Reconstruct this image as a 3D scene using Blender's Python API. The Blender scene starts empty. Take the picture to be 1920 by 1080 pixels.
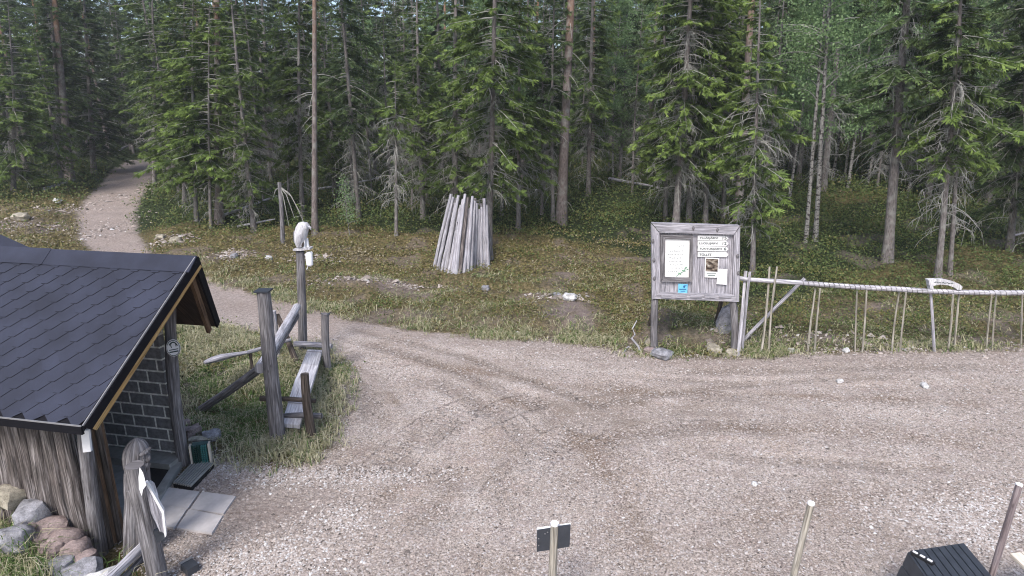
import bpy, math, random
import numpy as np
from mathutils import Vector, Matrix, noise as mnoise
random.seed(7); rng = np.random.default_rng(7)
S = bpy.context.scene; COL = S.collection; R = math.radians
# ------------------------------------------------------------------ camera, sky, sun, exposure
CH = 5.4; PITCH = R(15.6); FPX = 1144.0; SP, CP = math.sin(PITCH), math.cos(PITCH)
cam = bpy.data.objects.new('camera', bpy.data.cameras.new('camera')); COL.objects.link(cam)
cam.location = (0, 0, CH); cam.rotation_euler = (R(90) - PITCH, 0, 0)
cam.data.sensor_width = 36; cam.data.lens = FPX / 1920 * 36; cam.data.clip_end = 2000; cam.data.clip_start = .05
S.camera = cam
W = bpy.data.worlds.new('World'); S.world = W; W.use_nodes = True
nt = W.node_tree; bg = nt.nodes['Background']; sky = nt.nodes.new('ShaderNodeTexSky')
SUN_EL, SUN_AZ = 50, 200      # azimuth measured clockwise from +Y
sky.sky_type = 'NISHITA'; sky.sun_disc = False; sky.sun_elevation = R(SUN_EL); sky.sun_rotation = R(SUN_AZ)
sky.air_density = 1.0; sky.dust_density = 3.0; sky.ozone_density = 1.0
nt.links.new(sky.outputs[0], bg.inputs[0]); bg.inputs[1].default_value = .14
sd = bpy.data.lights.new('sun', 'SUN'); sun = bpy.data.objects.new('sun', sd); COL.objects.link(sun)
sd.energy = 1.5; sd.angle = R(16); sd.color = (1, .965, .93)
sun.rotation_euler = Vector((math.sin(R(SUN_AZ)) * math.cos(R(SUN_EL)), math.cos(R(SUN_AZ)) * math.cos(R(SUN_EL)), math.sin(R(SUN_EL)))).to_track_quat('Z', 'Y').to_euler()
S.view_settings.view_transform = 'Standard'; S.view_settings.look = 'None'
S.view_settings.exposure = 1.12; S.view_settings.gamma = 1; S.view_settings.use_curve_mapping = False
S.render.engine = 'CYCLES'; S.cycles.use_denoising = True
S.cycles.max_bounces = 6; S.cycles.diffuse_bounces = 3; S.cycles.transparent_max_bounces = 4
try: S.cycles.denoising_prefilter = 'ACCURATE'
except Exception: pass
S.cycles.filter_width = 1.1

# ------------------------------------------------------------------ terrain and pixel -> ground point
def sstep(a, b, x): t = np.clip((x - a) / (b - a), 0, 1); return t * t * (3 - 2 * t)
def vnoise(x, y, seed=0):
    xi = np.floor(x).astype(np.int64); yi = np.floor(y).astype(np.int64); xf = x - xi; yf = y - yi
    def h(a, b):
        n = (a * 374761393 + b * 668265263 + seed * 974711) & 0x7fffffff
        n = ((n ^ (n >> 13)) * 1274126177) & 0x7fffffff
        return ((n ^ (n >> 16)) & 0xffff) / 65535.0
    u = xf * xf * (3 - 2 * xf); v = yf * yf * (3 - 2 * yf)
    return (h(xi, yi) * (1 - u) + h(xi + 1, yi) * u) * (1 - v) + (h(xi, yi + 1) * (1 - u) + h(xi + 1, yi + 1) * u) * v
def T0(x, y):
    x = np.asarray(x, float); y = np.asarray(y, float)
    d = np.maximum(0, y - 14.5); d = np.minimum(d, 62)
    return d * d / (d + 1.5) * (.055 + .05 * sstep(3, 14, x))
def ray(px, py):
    u = (px - 960) / FPX; v = (py - 540) / FPX
    return np.array([u, CP - v * SP, -SP - v * CP])
def G0(px, py):
    d = ray(px, py); t = 4.0
    for i in range(4000):
        p = d * t
        if CH + p[2] <= float(T0(p[0], p[1])): break
        t += .03
    return (p[0], p[1])
def AT(px, py, Y):
    d = ray(px, py); t = Y / d[1]
    return Vector((d[0] * t, Y, CH + d[2] * t))
YARD_PX = [(1920, 657), (1700, 661), (1500, 665), (1390, 674), (1230, 672), (1150, 654), (1050, 642), (900, 636), (760, 618), (640, 598), (560, 572), (480, 552), (400, 530), (330, 500),
           (280, 475), (256, 440), (250, 400), (266, 365), (286, 335), (290, 310), (283, 298), (240, 302), (213, 318), (190, 345), (160, 375), (146, 410), (150, 450), (180, 480), (250, 535), (330, 580), (405, 606),
           (480, 622), (545, 642), (610, 655), (652, 690), (650, 770), (622, 845), (560, 882), (480, 880), (430, 868), (395, 860), (345, 905), (300, 900), (255, 1000), (310, 1040), (330, 1085)]
YARD = [G0(*p) for p in YARD_PX] + [(-3.6, 4), (-3.4, -40), (80, -40), (80, 15.5), (14.5, 14.3)]
YARD = np.array(YARD)
def inpoly(P, x, y):
    x = np.asarray(x, float); y = np.asarray(y, float); c = np.zeros(x.shape, bool); n = len(P)
    for i in range(n):
        x0, y0 = P[i]; x1, y1 = P[(i + 1) % n]
        if y0 == y1: continue
        m = ((y0 > y) != (y1 > y)) & (x < (x1 - x0) * (y - y0) / (y1 - y0) + x0)
        c ^= m
    return c
def pdist(P, x, y, closed=True, along=False):
    x = np.asarray(x, float); y = np.asarray(y, float); best = np.full(x.shape, 1e9); al = np.zeros(x.shape); acc = 0
    n = len(P)
    for i in range(n if closed else n - 1):
        ax, ay = P[i]; bx, by = P[(i + 1) % n]; dx, dy = bx - ax, by - ay; L2 = dx * dx + dy * dy + 1e-9
        t = np.clip(((x - ax) * dx + (y - ay) * dy) / L2, 0, 1)
        d = np.hypot(x - ax - t * dx, y - ay - t * dy); m = d < best
        best = np.where(m, d, best); al = np.where(m, acc + t * math.sqrt(L2), al); acc += math.sqrt(L2)
    return (best, al) if along else best
def ysd(x, y):                    # signed distance to the yard, positive outside
    d = pdist(YARD, x, y); return np.where(inpoly(YARD, x, y), -d, d)
TRENCH = [G0(*p) for p in [(700, 520), (800, 540), (890, 548), (960, 556), (1040, 560), (1100, 575), (1180, 588)]]
TRENCH_B = [G0(*p) for p in [(430, 492), (520, 500), (610, 520), (680, 520)]]
def T(x, y, sd_=None):
    x = np.asarray(x, float); y = np.asarray(y, float)
    s = ysd(x, y) if sd_ is None else sd_
    h = T0(x, y)
    far = sstep(11, 13, y)
    h = h + far * .22 * sstep(.1, 1.6, s)
    n = (vnoise(x * .7, y * .7, 1) - .5) * .3 + (vnoise(x * 2.1, y * 2.1, 2) - .5) * .22 + (vnoise(x * 6, y * 6, 3) - .5) * .05
    h = h + n * sstep(.05, 1.2, s) * (.35 + .65 * far)
    h = h + (vnoise(x * .5, y * .5, 4) - .5) * .03 * (1 - sstep(-.3, .2, s)) + np.where(y > 18, (vnoise(x * 1.5, y * 1.5, 6) - .5) * .09, 0)
    for tr, dp in ((TRENCH, .3), (TRENCH_B, .2)):
        h = h - dp * np.exp(-(pdist(tr, x, y, False) / .16) ** 2) * (.4 + .9 * vnoise(x * 3, y * 3, 5))
    return h
def tz(x, y): return float(T(np.array([x]), np.array([y]))[0])
def G(px, py, dz=0):              # point of the real terrain under a pixel
    d = ray(px, py); ts = np.concatenate([np.arange(5, 30, .05), np.arange(30, 100, .15)])
    p = d[None, :] * ts[:, None]; h = T(p[:, 0], p[:, 1]); m = np.nonzero(CH + p[:, 2] <= h)[0]
    k = m[0] if len(m) else -1
    return Vector((p[k, 0], p[k, 1], h[k] + dz))

# ------------------------------------------------------------------ materials
def mat(name):
    m = bpy.data.materials.new(name); m.use_nodes = True; n = m.node_tree; p = n.nodes['Principled BSDF']
    p.inputs['Roughness'].default_value = .85; p.inputs['Specular IOR Level'].default_value = .25
    return m, n, p
def nd(n, t, **k):
    o = n.nodes.new('ShaderNode' + t)
    for a, b in k.items():
        if a in ('inp',):
            for i, v in b.items(): o.inputs[i].default_value = v
        else: setattr(o, a, b)
    return o
def noi(n, vec, scale, detail=4, rough=.55, out=0):
    o = nd(n, 'TexNoise', inp={'Scale': scale, 'Detail': detail, 'Roughness': rough})
    if vec is not None: n.links.new(vec, o.inputs['Vector'])
    return o.outputs[out]
def ramp(n, fac, stops):
    o = nd(n, 'ValToRGB'); n.links.new(fac, o.inputs[0]); e = o.color_ramp.elements
    while len(e) < len(stops): e.new(.5)
    for i, (p, c) in enumerate(stops):
        e[i].position = p; e[i].color = (c, c, c, 1) if isinstance(c, (int, float)) else (*c, 1)
    return o.outputs[0]
def mix(n, f, a, b, mode='MIX'):
    o = nd(n, 'MixRGB', blend_type=mode)
    for i, v in enumerate((f, a, b)):
        if isinstance(v, (int, float)): o.inputs[i].default_value = v if i == 0 else (v, v, v, 1)
        elif isinstance(v, tuple): o.inputs[i].default_value = (*v, 1)
        else: n.links.new(v, o.inputs[i])
    return o.outputs[0]
def mth(n, op, a, b=0.0, clamp=False):
    o = nd(n, 'Math', operation=op, use_clamp=clamp)
    for i, v in enumerate((a, b)):
        if isinstance(v, (int, float)): o.inputs[i].default_value = v
        else: n.links.new(v, o.inputs[i])
    return o.outputs[0]
def mapping(n, src, scale):
    o = nd(n, 'Mapping'); n.links.new(src, o.inputs[0]); o.inputs['Scale'].default_value = scale; return o.outputs[0]
def bump(n, p, h, strength, dist):
    b = nd(n, 'Bump', inp={'Strength': strength, 'Distance': dist}); n.links.new(h, b.inputs['Height']); n.links.new(b.outputs[0], p.inputs['Normal'])
def wood(name, dark, mid, light, crack=.5, rough=.85, patch=None):
    m, n, p = mat(name); uv = nd(n, 'TexCoord').outputs['UV']
    rnd = nd(n, 'ObjectInfo').outputs['Random']
    off = nd(n, 'VectorMath', operation='ADD'); n.links.new(uv, off.inputs[0])
    cx = nd(n, 'CombineXYZ'); n.links.new(mth(n, 'MULTIPLY', rnd, 37.0), cx.inputs[1]); n.links.new(cx.outputs[0], off.inputs[1]); uv = off.outputs[0]
    a = noi(n, mapping(n, uv, (38, 2.2, 1)), 1, 5, .6); b = noi(n, mapping(n, uv, (4, 1.4, 1)), 1, 3)
    c = ramp(n, a, [(.3, dark), (.5, mid), (.68, light)])
    c = mix(n, mth(n, 'MULTIPLY', ramp(n, b, [(.35, 0.0), (.7, 1.0)]), .45), c, mix(n, 1, c, patch or (.55, .55, .6), 'MULTIPLY'))
    k = noi(n, mapping(n, uv, (85, 1.6, 1)), 1, 2, .5); ck = ramp(n, k, [(.56, 0.0), (.62, 1.0)])
    c = mix(n, mth(n, 'MULTIPLY', ck, crack), c, tuple(v * .35 for v in dark))
    vr = nd(n, 'TexVoronoi', inp={'Scale': 1.0}); n.links.new(mapping(n, uv, (9, 3, 1)), vr.inputs['Vector'])
    kn = ramp(n, vr.outputs['Distance'], [(.07, 1.0), (.12, 0.0)])
    c = mix(n, mth(n, 'MULTIPLY', kn, .6), c, tuple(v * .5 for v in dark))
    n.links.new(c, p.inputs['Base Color']); p.inputs['Roughness'].default_value = rough
    bump(n, p, mth(n, 'SUBTRACT', a, mth(n, 'MULTIPLY', ck, .8)), .7, .012)
    return m
def plain(name, c, rough=.6, spec=.3, var=.12, scale=20, metal=0):
    m, n, p = mat(name); oc = nd(n, 'TexCoord').outputs['Object']
    a = noi(n, oc, scale, 5); n.links.new(mix(n, 1, c, ramp(n, a, [(.3, 1 - var), (.7, 1.0)]), 'MULTIPLY'), p.inputs['Base Color'])
    p.inputs['Roughness'].default_value = rough; p.inputs['Specular IOR Level'].default_value = spec; p.inputs['Metallic'].default_value = metal
    bump(n, p, a, .15, .003)
    return m
M = {}
M['grey_wood'] = wood('grey_wood', (.065, .06, .063), (.165, .157, .163), (.32, .31, .325))
M['pale_wood'] = wood('pale_wood', (.17, .165, .175), (.44, .43, .46), (.68, .67, .71), .45)
M['silver_wood'] = wood('silver_wood', (.17, .165, .178), (.33, .32, .35), (.53, .52, .565), .45)
M['dark_wood'] = wood('dark_wood', (.025, .02, .018), (.075, .06, .05), (.17, .14, .125), .7)
M['bark_slab'] = wood('bark_slab', (.032, .028, .027), (.12, .106, .102), (.31, .285, .285), .8, patch=(.5, .4, .36))
M['brown_wood'] = wood('brown_wood', (.06, .035, .02), (.14, .085, .05), (.24, .155, .1), .5)
M['yellow_wood'] = wood('yellow_wood', (.22, .13, .045), (.46, .31, .13), (.6, .44, .22), .3, patch=(.5, .4, .3))
M['dark_stake'] = wood('dark_stake', (.09, .07, .075), (.19, .155, .16), (.3, .26, .265), .3)
M['bleached_wood'] = wood('bleached_wood', (.3, .29, .31), (.52, .51, .54), (.7, .69, .72), .3)
M['pole_wood'] = wood('pole_wood', (.2, .195, .21), (.36, .35, .38), (.52, .51, .55), .3)
M['soffit'] = wood('soffit', (.02, .012, .008), (.05, .03, .02), (.09, .055, .04), .2)
M['twig_wood'] = wood('twig_wood', (.15, .135, .11), (.32, .295, .25), (.48, .455, .4), .3)
M['white_wood'] = wood('white_wood', (.3, .3, .31), (.55, .54, .56), (.74, .73, .75), .45)
M['white'] = plain('white', (.74, .74, .76), .6, .3, .08)
M['paper'] = plain('paper', (.66, .66, .66), .5, .3, .03)
M['ink'] = plain('ink', (.05, .07, .07), .7)
M['faint_ink'] = plain('faint_ink', (.2, .24, .23), .7)
M['green_ink'] = plain('green_ink', (.16, .3, .2), .7)
M['blue'] = plain('blue', (.16, .5, .78), .5, .4, .25, 30)
M['navy'] = plain('navy', (.02, .1, .25), .6)
M['black'] = plain('black', (.012, .012, .014), .55, .4, .3)
M['charcoal'] = plain('charcoal', (.038, .043, .054), .5, .4, .35, 12)
M['rubber'] = plain('rubber', (.016, .015, .017), .8, .2, .4, 60)
M['metal_edge'] = plain('metal_edge', (.2, .2, .21), .5, .5, .15)
M['felt'] = plain('felt', (.008, .008, .011), .9, .1)
M['green_plastic'] = plain('green_plastic', (.008, .05, .042), .5, .4, .3, 40)
M['teal_plastic'] = plain('teal_plastic', (.05, .2, .19), .5, .4, .3, 40)
M['paver'] = plain('paver', (.48, .455, .455), .85, .15, .2, 9)
M['concrete'] = plain('concrete', (.3, .3, .29), .9, .15, .35, 6)
M['bare_wood'] = wood('bare_wood', (.5, .42, .33), (.68, .6, .5), (.78, .72, .63), .15)
def mk_shingle():
    m, n, p = mat('shingle'); oc = nd(n, 'TexCoord').outputs['Object']
    a = noi(n, oc, 220, 3, .7); b = noi(n, oc, 2.2, 4); isl = nd(n, 'NewGeometry').outputs['Random Per Island']
    c = mix(n, a, (.01, .012, .021), (.037, .042, .068)); c = mix(n, 1, c, ramp(n, b, [(.3, .72), (.7, 1.25)]), 'MULTIPLY')
    c = mix(n, 1, c, ramp(n, isl, [(0, .93), (1, 1.05)]), 'MULTIPLY')
    n.links.new(c, p.inputs['Base Color']); p.inputs['Roughness'].default_value = .8; bump(n, p, a, .4, .003); return m
M['shingle'] = mk_shingle()
def mk_block():
    m, n, p = mat('dark_block'); uv = nd(n, 'TexCoord').outputs['UV']
    br = nd(n, 'TexBrick', offset=.5, inp={'Scale': 1.0, 'Mortar Size': .015, 'Mortar Smooth': .1, 'Brick Width': .4, 'Row Height': .2, 'Color1': (.16, .16, .172, 1), 'Color2': (.22, .22, .235, 1), 'Mortar': (.78, .78, .75, 1)})
    n.links.new(uv, br.inputs['Vector']); a = noi(n, uv, 14, 6, .65)
    c = mix(n, .8, br.outputs['Color'], ramp(n, a, [(.3, .55), (.7, 1.5)]), 'MULTIPLY')
    n.links.new(c, p.inputs['Base Color']); bump(n, p, mth(n, 'SUBTRACT', mth(n, 'MULTIPLY', a, .7), br.outputs['Fac']), .8, .012); return m
M['block'] = mk_block()
def mk_rock(name, c1, c2):
    m, n, p = mat(name); oc = nd(n, 'TexCoord').outputs['Object']; a = noi(n, oc, 7, 7, .65); b = noi(n, oc, 60, 3)
    c = ramp(n, a, [(.32, c1), (.62, c2)]); c = mix(n, .5, c, ramp(n, b, [(.3, .5), (.7, 1.4)]), 'MULTIPLY')
    n.links.new(c, p.inputs['Base Color']); bump(n, p, mth(n, 'ADD', a, mth(n, 'MULTIPLY', b, .2)), .8, .03); return m
M['rock_grey'] = mk_rock('rock_grey', (.09, .092, .1), (.3, .3, .33))
M['rock_pink'] = mk_rock('rock_pink', (.1, .075, .07), (.3, .24, .23))
M['rock_tan'] = mk_rock('rock_tan', (.14, .125, .095), (.36, .33, .27))
M['rock_white'] = mk_rock('rock_white', (.25, .25, .25), (.62, .62, .63))
def mk_bark(name, lo, hi, up_col=None, z0=4, z1=8, birch=False):
    m, n, p = mat(name); uv = nd(n, 'TexCoord').outputs['UV']; oc = nd(n, 'TexCoord').outputs['Object']
    a = noi(n, mapping(n, uv, (22, 6, 1)), 1, 6, .65); c = ramp(n, a, [(.32, lo), (.66, hi)])
    if up_col:
        sx = nd(n, 'SeparateXYZ'); n.links.new(oc, sx.inputs[0]); w = mth(n, 'ADD', sx.outputs[2], mth(n, 'MULTIPLY', noi(n, oc, 2, 3), 3))
        mr = nd(n, 'MapRange', inp={1: z0, 2: z1}); n.links.new(w, mr.inputs[0])
        c = mix(n, mr.outputs[0], c, ramp(n, a, [(.3, tuple(v * .4 for v in up_col)), (.65, up_col)]))
    if birch:
        v = noi(n, mapping(n, uv, (5, 11, 1)), 1, 4); c = mix(n, ramp(n, v, [(.52, 0.0), (.58, 1.0)]), c, (.035, .03, .03))
    else:
        l = noi(n, oc, 3.5, 4); c = mix(n, mth(n, 'MULTIPLY', ramp(n, l, [(.5, 0.0), (.66, 1.0)]), .45), c, (.3, .31, .29))
    n.links.new(c, p.inputs['Base Color']); bump(n, p, a, .8, .03); return m
M['spruce_bark'] = mk_bark('spruce_bark', (.06, .052, .05), (.22, .2, .195))
M['pine_bark'] = mk_bark('pine_bark', (.06, .048, .046), (.22, .185, .175), (.34, .19, .115), 8, 13)
M['birch_bark'] = mk_bark('birch_bark', (.1, .1, .095), (.3, .295, .285), birch=True)
M['dead_branch'] = mk_bark('dead_branch', (.12, .115, .11), (.4, .4, .37))
def mk_leaf(name, stops, trans=.25, osc=.25):
    m, n, p = mat(name); at = nd(n, 'Attribute', attribute_name='tint').outputs['Fac']; rnd = nd(n, 'ObjectInfo').outputs['Random']
    c = ramp(n, at, stops); c = mix(n, 1, c, ramp(n, rnd, [(0, 1 - osc), (1, 1 + osc)]), 'MULTIPLY')
    n.links.new(c, p.inputs['Base Color']); p.inputs['Roughness'].default_value = .65
    if trans:
        t = nd(n, 'BsdfTranslucent'); n.links.new(c, t.inputs[0]); mx = nd(n, 'MixShader', inp={0: trans})
        n.links.new(p.outputs[0], mx.inputs[1]); n.links.new(t.outputs[0], mx.inputs[2]); n.links.new(mx.outputs[0], n.nodes['Material Output'].inputs[0])
    return m
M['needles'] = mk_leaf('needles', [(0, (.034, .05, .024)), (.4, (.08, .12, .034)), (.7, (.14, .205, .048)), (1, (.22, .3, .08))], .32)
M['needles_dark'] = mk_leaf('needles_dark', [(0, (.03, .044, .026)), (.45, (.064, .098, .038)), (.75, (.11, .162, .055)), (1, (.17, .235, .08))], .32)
M['birch_leaf'] = mk_leaf('birch_leaf', [(0, (.1, .17, .07)), (.5, (.19, .3, .13)), (1, (.34, .46, .24))], .4)
M['grass'] = mk_leaf('grass', [(0, (.05, .1, .025)), (.35, (.11, .18, .045)), (.55, (.28, .27, .15)), (1, (.5, .47, .34))], .2, 0)
M['heath'] = mk_leaf('heath', [(0, (.03, .052, .018)), (.3, (.085, .125, .038)), (.44, (.125, .13, .042)), (.56, (.18, .155, .058)), (.72, (.175, .14, .08)), (.88, (.24, .21, .14)), (1, (.36, .33, .25))], .15, 0)
M['pebble'] = mk_leaf('pebble', [(0, (.08, .068, .062)), (.35, (.28, .24, .215)), (.6, (.38, .332, .305)), (.85, (.43, .41, .405)), (1, (.54, .54, .545))], 0, 0)
def mk_ground():
    m, n, p = mat('ground'); oc = nd(n, 'TexCoord').outputs['Object']
    A = lambda s: nd(n, 'Attribute', attribute_name=s).outputs['Fac']
    sdv = A('sd'); edge = mth(n, 'ADD', sdv, mth(n, 'MULTIPLY', mth(n, 'SUBTRACT', noi(n, oc, 3.2, 6, .7), .5), 1.1))
    g = nd(n, 'MapRange', inp={1: -.1, 2: .22, 3: 1.0, 4: 0.0}); n.links.new(edge, g.inputs[0]); g = g.outputs[0]
    # gravel
    f1 = noi(n, oc, 45, 4, .75); f2 = noi(n, oc, 14, 5, .7); f3 = noi(n, oc, .9, 5, .6); f4 = noi(n, oc, 3.0, 4, .6)
    vo = nd(n, 'TexVoronoi', inp={'Scale': 38.0}); n.links.new(oc, vo.inputs['Vector'])
    gc = ramp(n, f1, [(.34, (.1, .083, .074)), (.45, (.265, .226, .2)), (.56, (.42, .368, .333)), (.68, (.6, .55, .51))])
    gc = mix(n, .55, gc, ramp(n, f2, [(.3, .55), (.5, 1.0), (.7, 1.3)]), 'MULTIPLY')
    gc = mix(n, 1, gc, ramp(n, f3, [(.35, (.86, .82, .78)), (.65, (1.08, 1.09, 1.1))]), 'MULTIPLY')
    sep = nd(n, 'SeparateColor'); n.links.new(vo.outputs['Color'], sep.inputs[0])
    gc = mix(n, ramp(n, sep.outputs[0], [(.86, 0.0), (.9, .4)]), gc, (.62, .6, .61))
    gc = mix(n, ramp(n, sep.outputs[1], [(.86, 0.0), (.9, .55)]), gc, (.12, .1, .1))
    gc = mix(n, mth(n, 'MULTIPLY', ramp(n, f4, [(.5, 0.0), (.62, 1.0)]), .25), gc, (.26, .2, .19))
    ln = A('lane'); st = noi(n, mapping(n, oc, (1.1, 5.5, 1)), 1, 4, .6); lv = mth(n, 'ADD', ln, mth(n, 'MULTIPLY', mth(n, 'SUBTRACT', st, .5), .9))
    gc = mix(n, 1, gc, ramp(n, mth(n, 'ADD', mth(n, 'MULTIPLY', lv, .5), .5), [(.2, (.66, .6, .54)), (.5, (1.0, 1.0, 1.0)), (.8, (1.2, 1.2, 1.2))]), 'MULTIPLY')
    # damp earth in the ruts, trampled earth near hut
    gc = mix(n, mth(n, 'MULTIPLY', A('wet'), mth(n, 'ADD', .7, mth(n, 'MULTIPLY', f2, .9)), True), gc, mix(n, f1, (.1, .078, .06), (.25, .2, .165)))
    gc = mix(n, mth(n, 'MULTIPLY', A('pathy'), .75), gc, mix(n, ramp(n, f2, [(.3, 0.0), (.7, 1.0)]), (.13, .1, .085), (.36, .31, .29)))
    # heath floor
    h1 = noi(n, oc, 9, 6, .72); h2 = noi(n, oc, 1.6, 5, .65); h3 = noi(n, oc, 30, 4, .7)
    moss = ramp(n, h1, [(.28, (.028, .026, .015)), (.42, (.08, .072, .032)), (.55, (.15, .12, .06)), (.7, (.22, .185, .11)), (.82, (.3, .27, .2))])
    deep = ramp(n, h1, [(.3, (.01, .014, .008)), (.5, (.028, .04, .017)), (.66, (.06, .07, .03)), (.8, (.12, .105, .065))])
    mv = mth(n, 'ADD', A('moss'), mth(n, 'MULTIPLY', mth(n, 'SUBTRACT', h2, .5), 1.4))
    mm = nd(n, 'MapRange', inp={1: .3, 2: .75}); n.links.new(mv, mm.inputs[0])
    hc = mix(n, mm.outputs[0], deep, moss)
    hc = mix(n, A('soil'), hc, mix(n, h1, (.1, .075, .065), (.3, .25, .235)))
    hc = mix(n, 1, hc, ramp(n, h3, [(.3, .6), (.7, 1.35)]), 'MULTIPLY')
    c = mix(n, g, hc, gc)
    n.links.new(c, p.inputs['Base Color']); p.inputs['Roughness'].default_value = .95; p.inputs['Specular IOR Level'].default_value = .1
    rip = mth(n, 'MULTIPLY', mth(n, 'SINE', mth(n, 'MULTIPLY', A('along'), 2 * math.pi / .17)), A('tread'))
    gh = mth(n, 'ADD', mth(n, 'MULTIPLY', f1, .5), mth(n, 'ADD', mth(n, 'MULTIPLY', f2, .9), mth(n, 'MULTIPLY', rip, .17)))
    hh = mth(n, 'ADD', mth(n, 'MULTIPLY', h1, 3.0), h3)
    mx = nd(n, 'Mix'); n.links.new(g, mx.inputs[0]); n.links.new(hh, mx.inputs[2]); n.links.new(gh, mx.inputs[3])
    bump(n, p, mx.outputs[0], 1.0, .035)
    return m
M['ground'] = mk_ground()

# ------------------------------------------------------------------ object helpers
def tag(o, label=None, cat=None, group=None, kind=None):
    for k, v in (('label', label), ('category', cat), ('group', group), ('kind', kind)):
        if v: o[k] = v
    return o
def empty(name, loc, label, cat, group=None, rz=0):
    o = bpy.data.objects.new(name, None); COL.objects.link(o); o.location = loc; o.rotation_euler = (0, 0, rz); o.empty_display_size = .1
    return tag(o, label, cat, group)
def wtr(o):
    v = Vector((0, 0, 0))
    while o: v += o.matrix_basis.translation; o = o.parent
    return v
class MB:
    def __init__(s): s.v = []; s.f = []; s.uv = []; s.mi = []; s.o = Vector((0, 0, 0))
    def poly(s, idx, uv, mi=0): s.f.append(idx); s.uv.append(uv); s.mi.append(mi)
    def tube(s, pts, rad, n=10, sx=1.0, rough=.04, cap=True, mi=0, seed=0, side=None):
        pts = [Vector(p) for p in pts]; m = len(pts); rs = random.Random(seed or len(s.v) + 3)
        if isinstance(rad, (int, float)): rad = [rad] * m
        base = len(s.v); acc = 0; off = rs.random() * 10; ph = rs.random() * 6
        for i, p in enumerate(pts):
            d = (pts[min(i + 1, m - 1)] - pts[max(i - 1, 0)]).normalized()
            ref = side or (Vector((0, 0, 1)) if abs(d.z) < .9 else Vector((1, 0, 0)))
            a = d.cross(ref).normalized(); b = a.cross(d).normalized()
            if i: acc += (p - pts[i - 1]).length
            for k in range(n):
                t = 2 * math.pi * k / n
                rr = rad[i] * (1 + rough * (mnoise.noise(Vector((math.cos(t) * 1.5 + ph, math.sin(t) * 1.5, acc * 3 + off))) * 2))
                s.v.append(p + (a * math.cos(t) * sx + b * math.sin(t)) * rr)
            if i == 0: accs = [0]
            else: accs.append(acc)
        circ = 2 * math.pi * max(rad)
        for i in range(m - 1):
            for k in range(n):
                k2 = (k + 1) % n
                s.poly((base + i * n + k, base + i * n + k2, base + (i + 1) * n + k2, base + (i + 1) * n + k),
                       [(k / n * circ, accs[i] + off), ((k + 1) / n * circ, accs[i] + off), ((k + 1) / n * circ, accs[i + 1] + off), (k / n * circ, accs[i + 1] + off)], mi)
        if cap:
            cu = [(math.cos(2 * math.pi * k / n) * rad[0] * .2, math.sin(2 * math.pi * k / n) * rad[0] * .2 + off) for k in range(n)]
            s.poly(tuple(base + k for k in reversed(range(n))), cu[::-1], mi); s.poly(tuple(base + (m - 1) * n + k for k in range(n)), cu, mi)
        return s
    def log(s, p0, p1, r0, r1=None, n=11, seg=8, bend=.02, rough=.06, mi=0, seed=0):
        p0, p1 = Vector(p0), Vector(p1); r1 = r0 if r1 is None else r1; L = (p1 - p0).length; rs = random.Random(seed or int(abs(p0.x * 91 + p0.y * 57) * 10) + 1)
        o = Vector((rs.uniform(-1, 1), rs.uniform(-1, 1), rs.uniform(-1, 1))); pts = []
        for i in range(seg + 1):
            t = i / seg; pts.append(p0.lerp(p1, t) + o * math.sin(math.pi * t) * bend * L)
        return s.tube(pts, [r0 + (r1 - r0) * i / seg for i in range(seg + 1)], n, rough=rough, mi=mi, seed=rs.randint(1, 9999))
    def box(s, c, hx, hy, hz, mi=0):                 # c centre, half-extent vectors
        c, hx, hy, hz = Vector(c), Vector(hx), Vector(hy), Vector(hz); b = len(s.v)
        for sz in (-1, 1):
            for sy in (-1, 1):
                for sx in (-1, 1): s.v.append(c + hx * sx + hy * sy + hz * sz)
        L = [hx.length * 2, hy.length * 2, hz.length * 2]; lo = max(range(3), key=lambda i: L[i]); off = random.random() * 9
        for f, (i, j) in (((0, 2, 3, 1), (1, 0)), ((4, 5, 7, 6), (0, 1)), ((0, 1, 5, 4), (0, 2)), ((2, 6, 7, 3), (2, 0)), ((0, 4, 6, 2), (2, 1)), ((1, 3, 7, 5), (1, 2))):
            uv = []
            for q in f:
                cc = [(q & 1) * L[0], (q >> 1 & 1) * L[1], (q >> 2 & 1) * L[2]]
                a = i if i != lo else j
                a, bb = (i, j) if j == lo else (j, i) if i == lo else (i, j)
                uv.append((cc[a], cc[bb] + off))
            s.poly(tuple(b + q for q in f), uv, mi)
        return s
    def beam(s, p0, p1, w, t, up=(0, 0, 1), mi=0):   # rectangular plank from p0 to p1
        p0, p1 = Vector(p0), Vector(p1); d = (p1 - p0); L = d.length; d.normalize(); a = d.cross(Vector(up)).normalized(); b = a.cross(d).normalized()
        return s.box((p0 + p1) / 2, d * L / 2, a * w / 2, b * t / 2, mi)
    def prism(s, front, back, mi=0):                 # closed outline given twice
        b = len(s.v); n = len(front); s.v += [Vector(p) for p in front] + [Vector(p) for p in back]
        uvp = [(p[0], p[2] if abs(p[2]) > 1e-9 else p[1]) for p in front]
        s.poly(tuple(b + i for i in range(n)), uvp, mi); s.poly(tuple(b + n + i for i in reversed(range(n))), uvp[::-1], mi)
        for i in range(n):
            j = (i + 1) % n; s.poly((b + j, b + i, b + n + i, b + n + j), [uvp[j], uvp[i], uvp[i], uvp[j]], mi)
        return s
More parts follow.
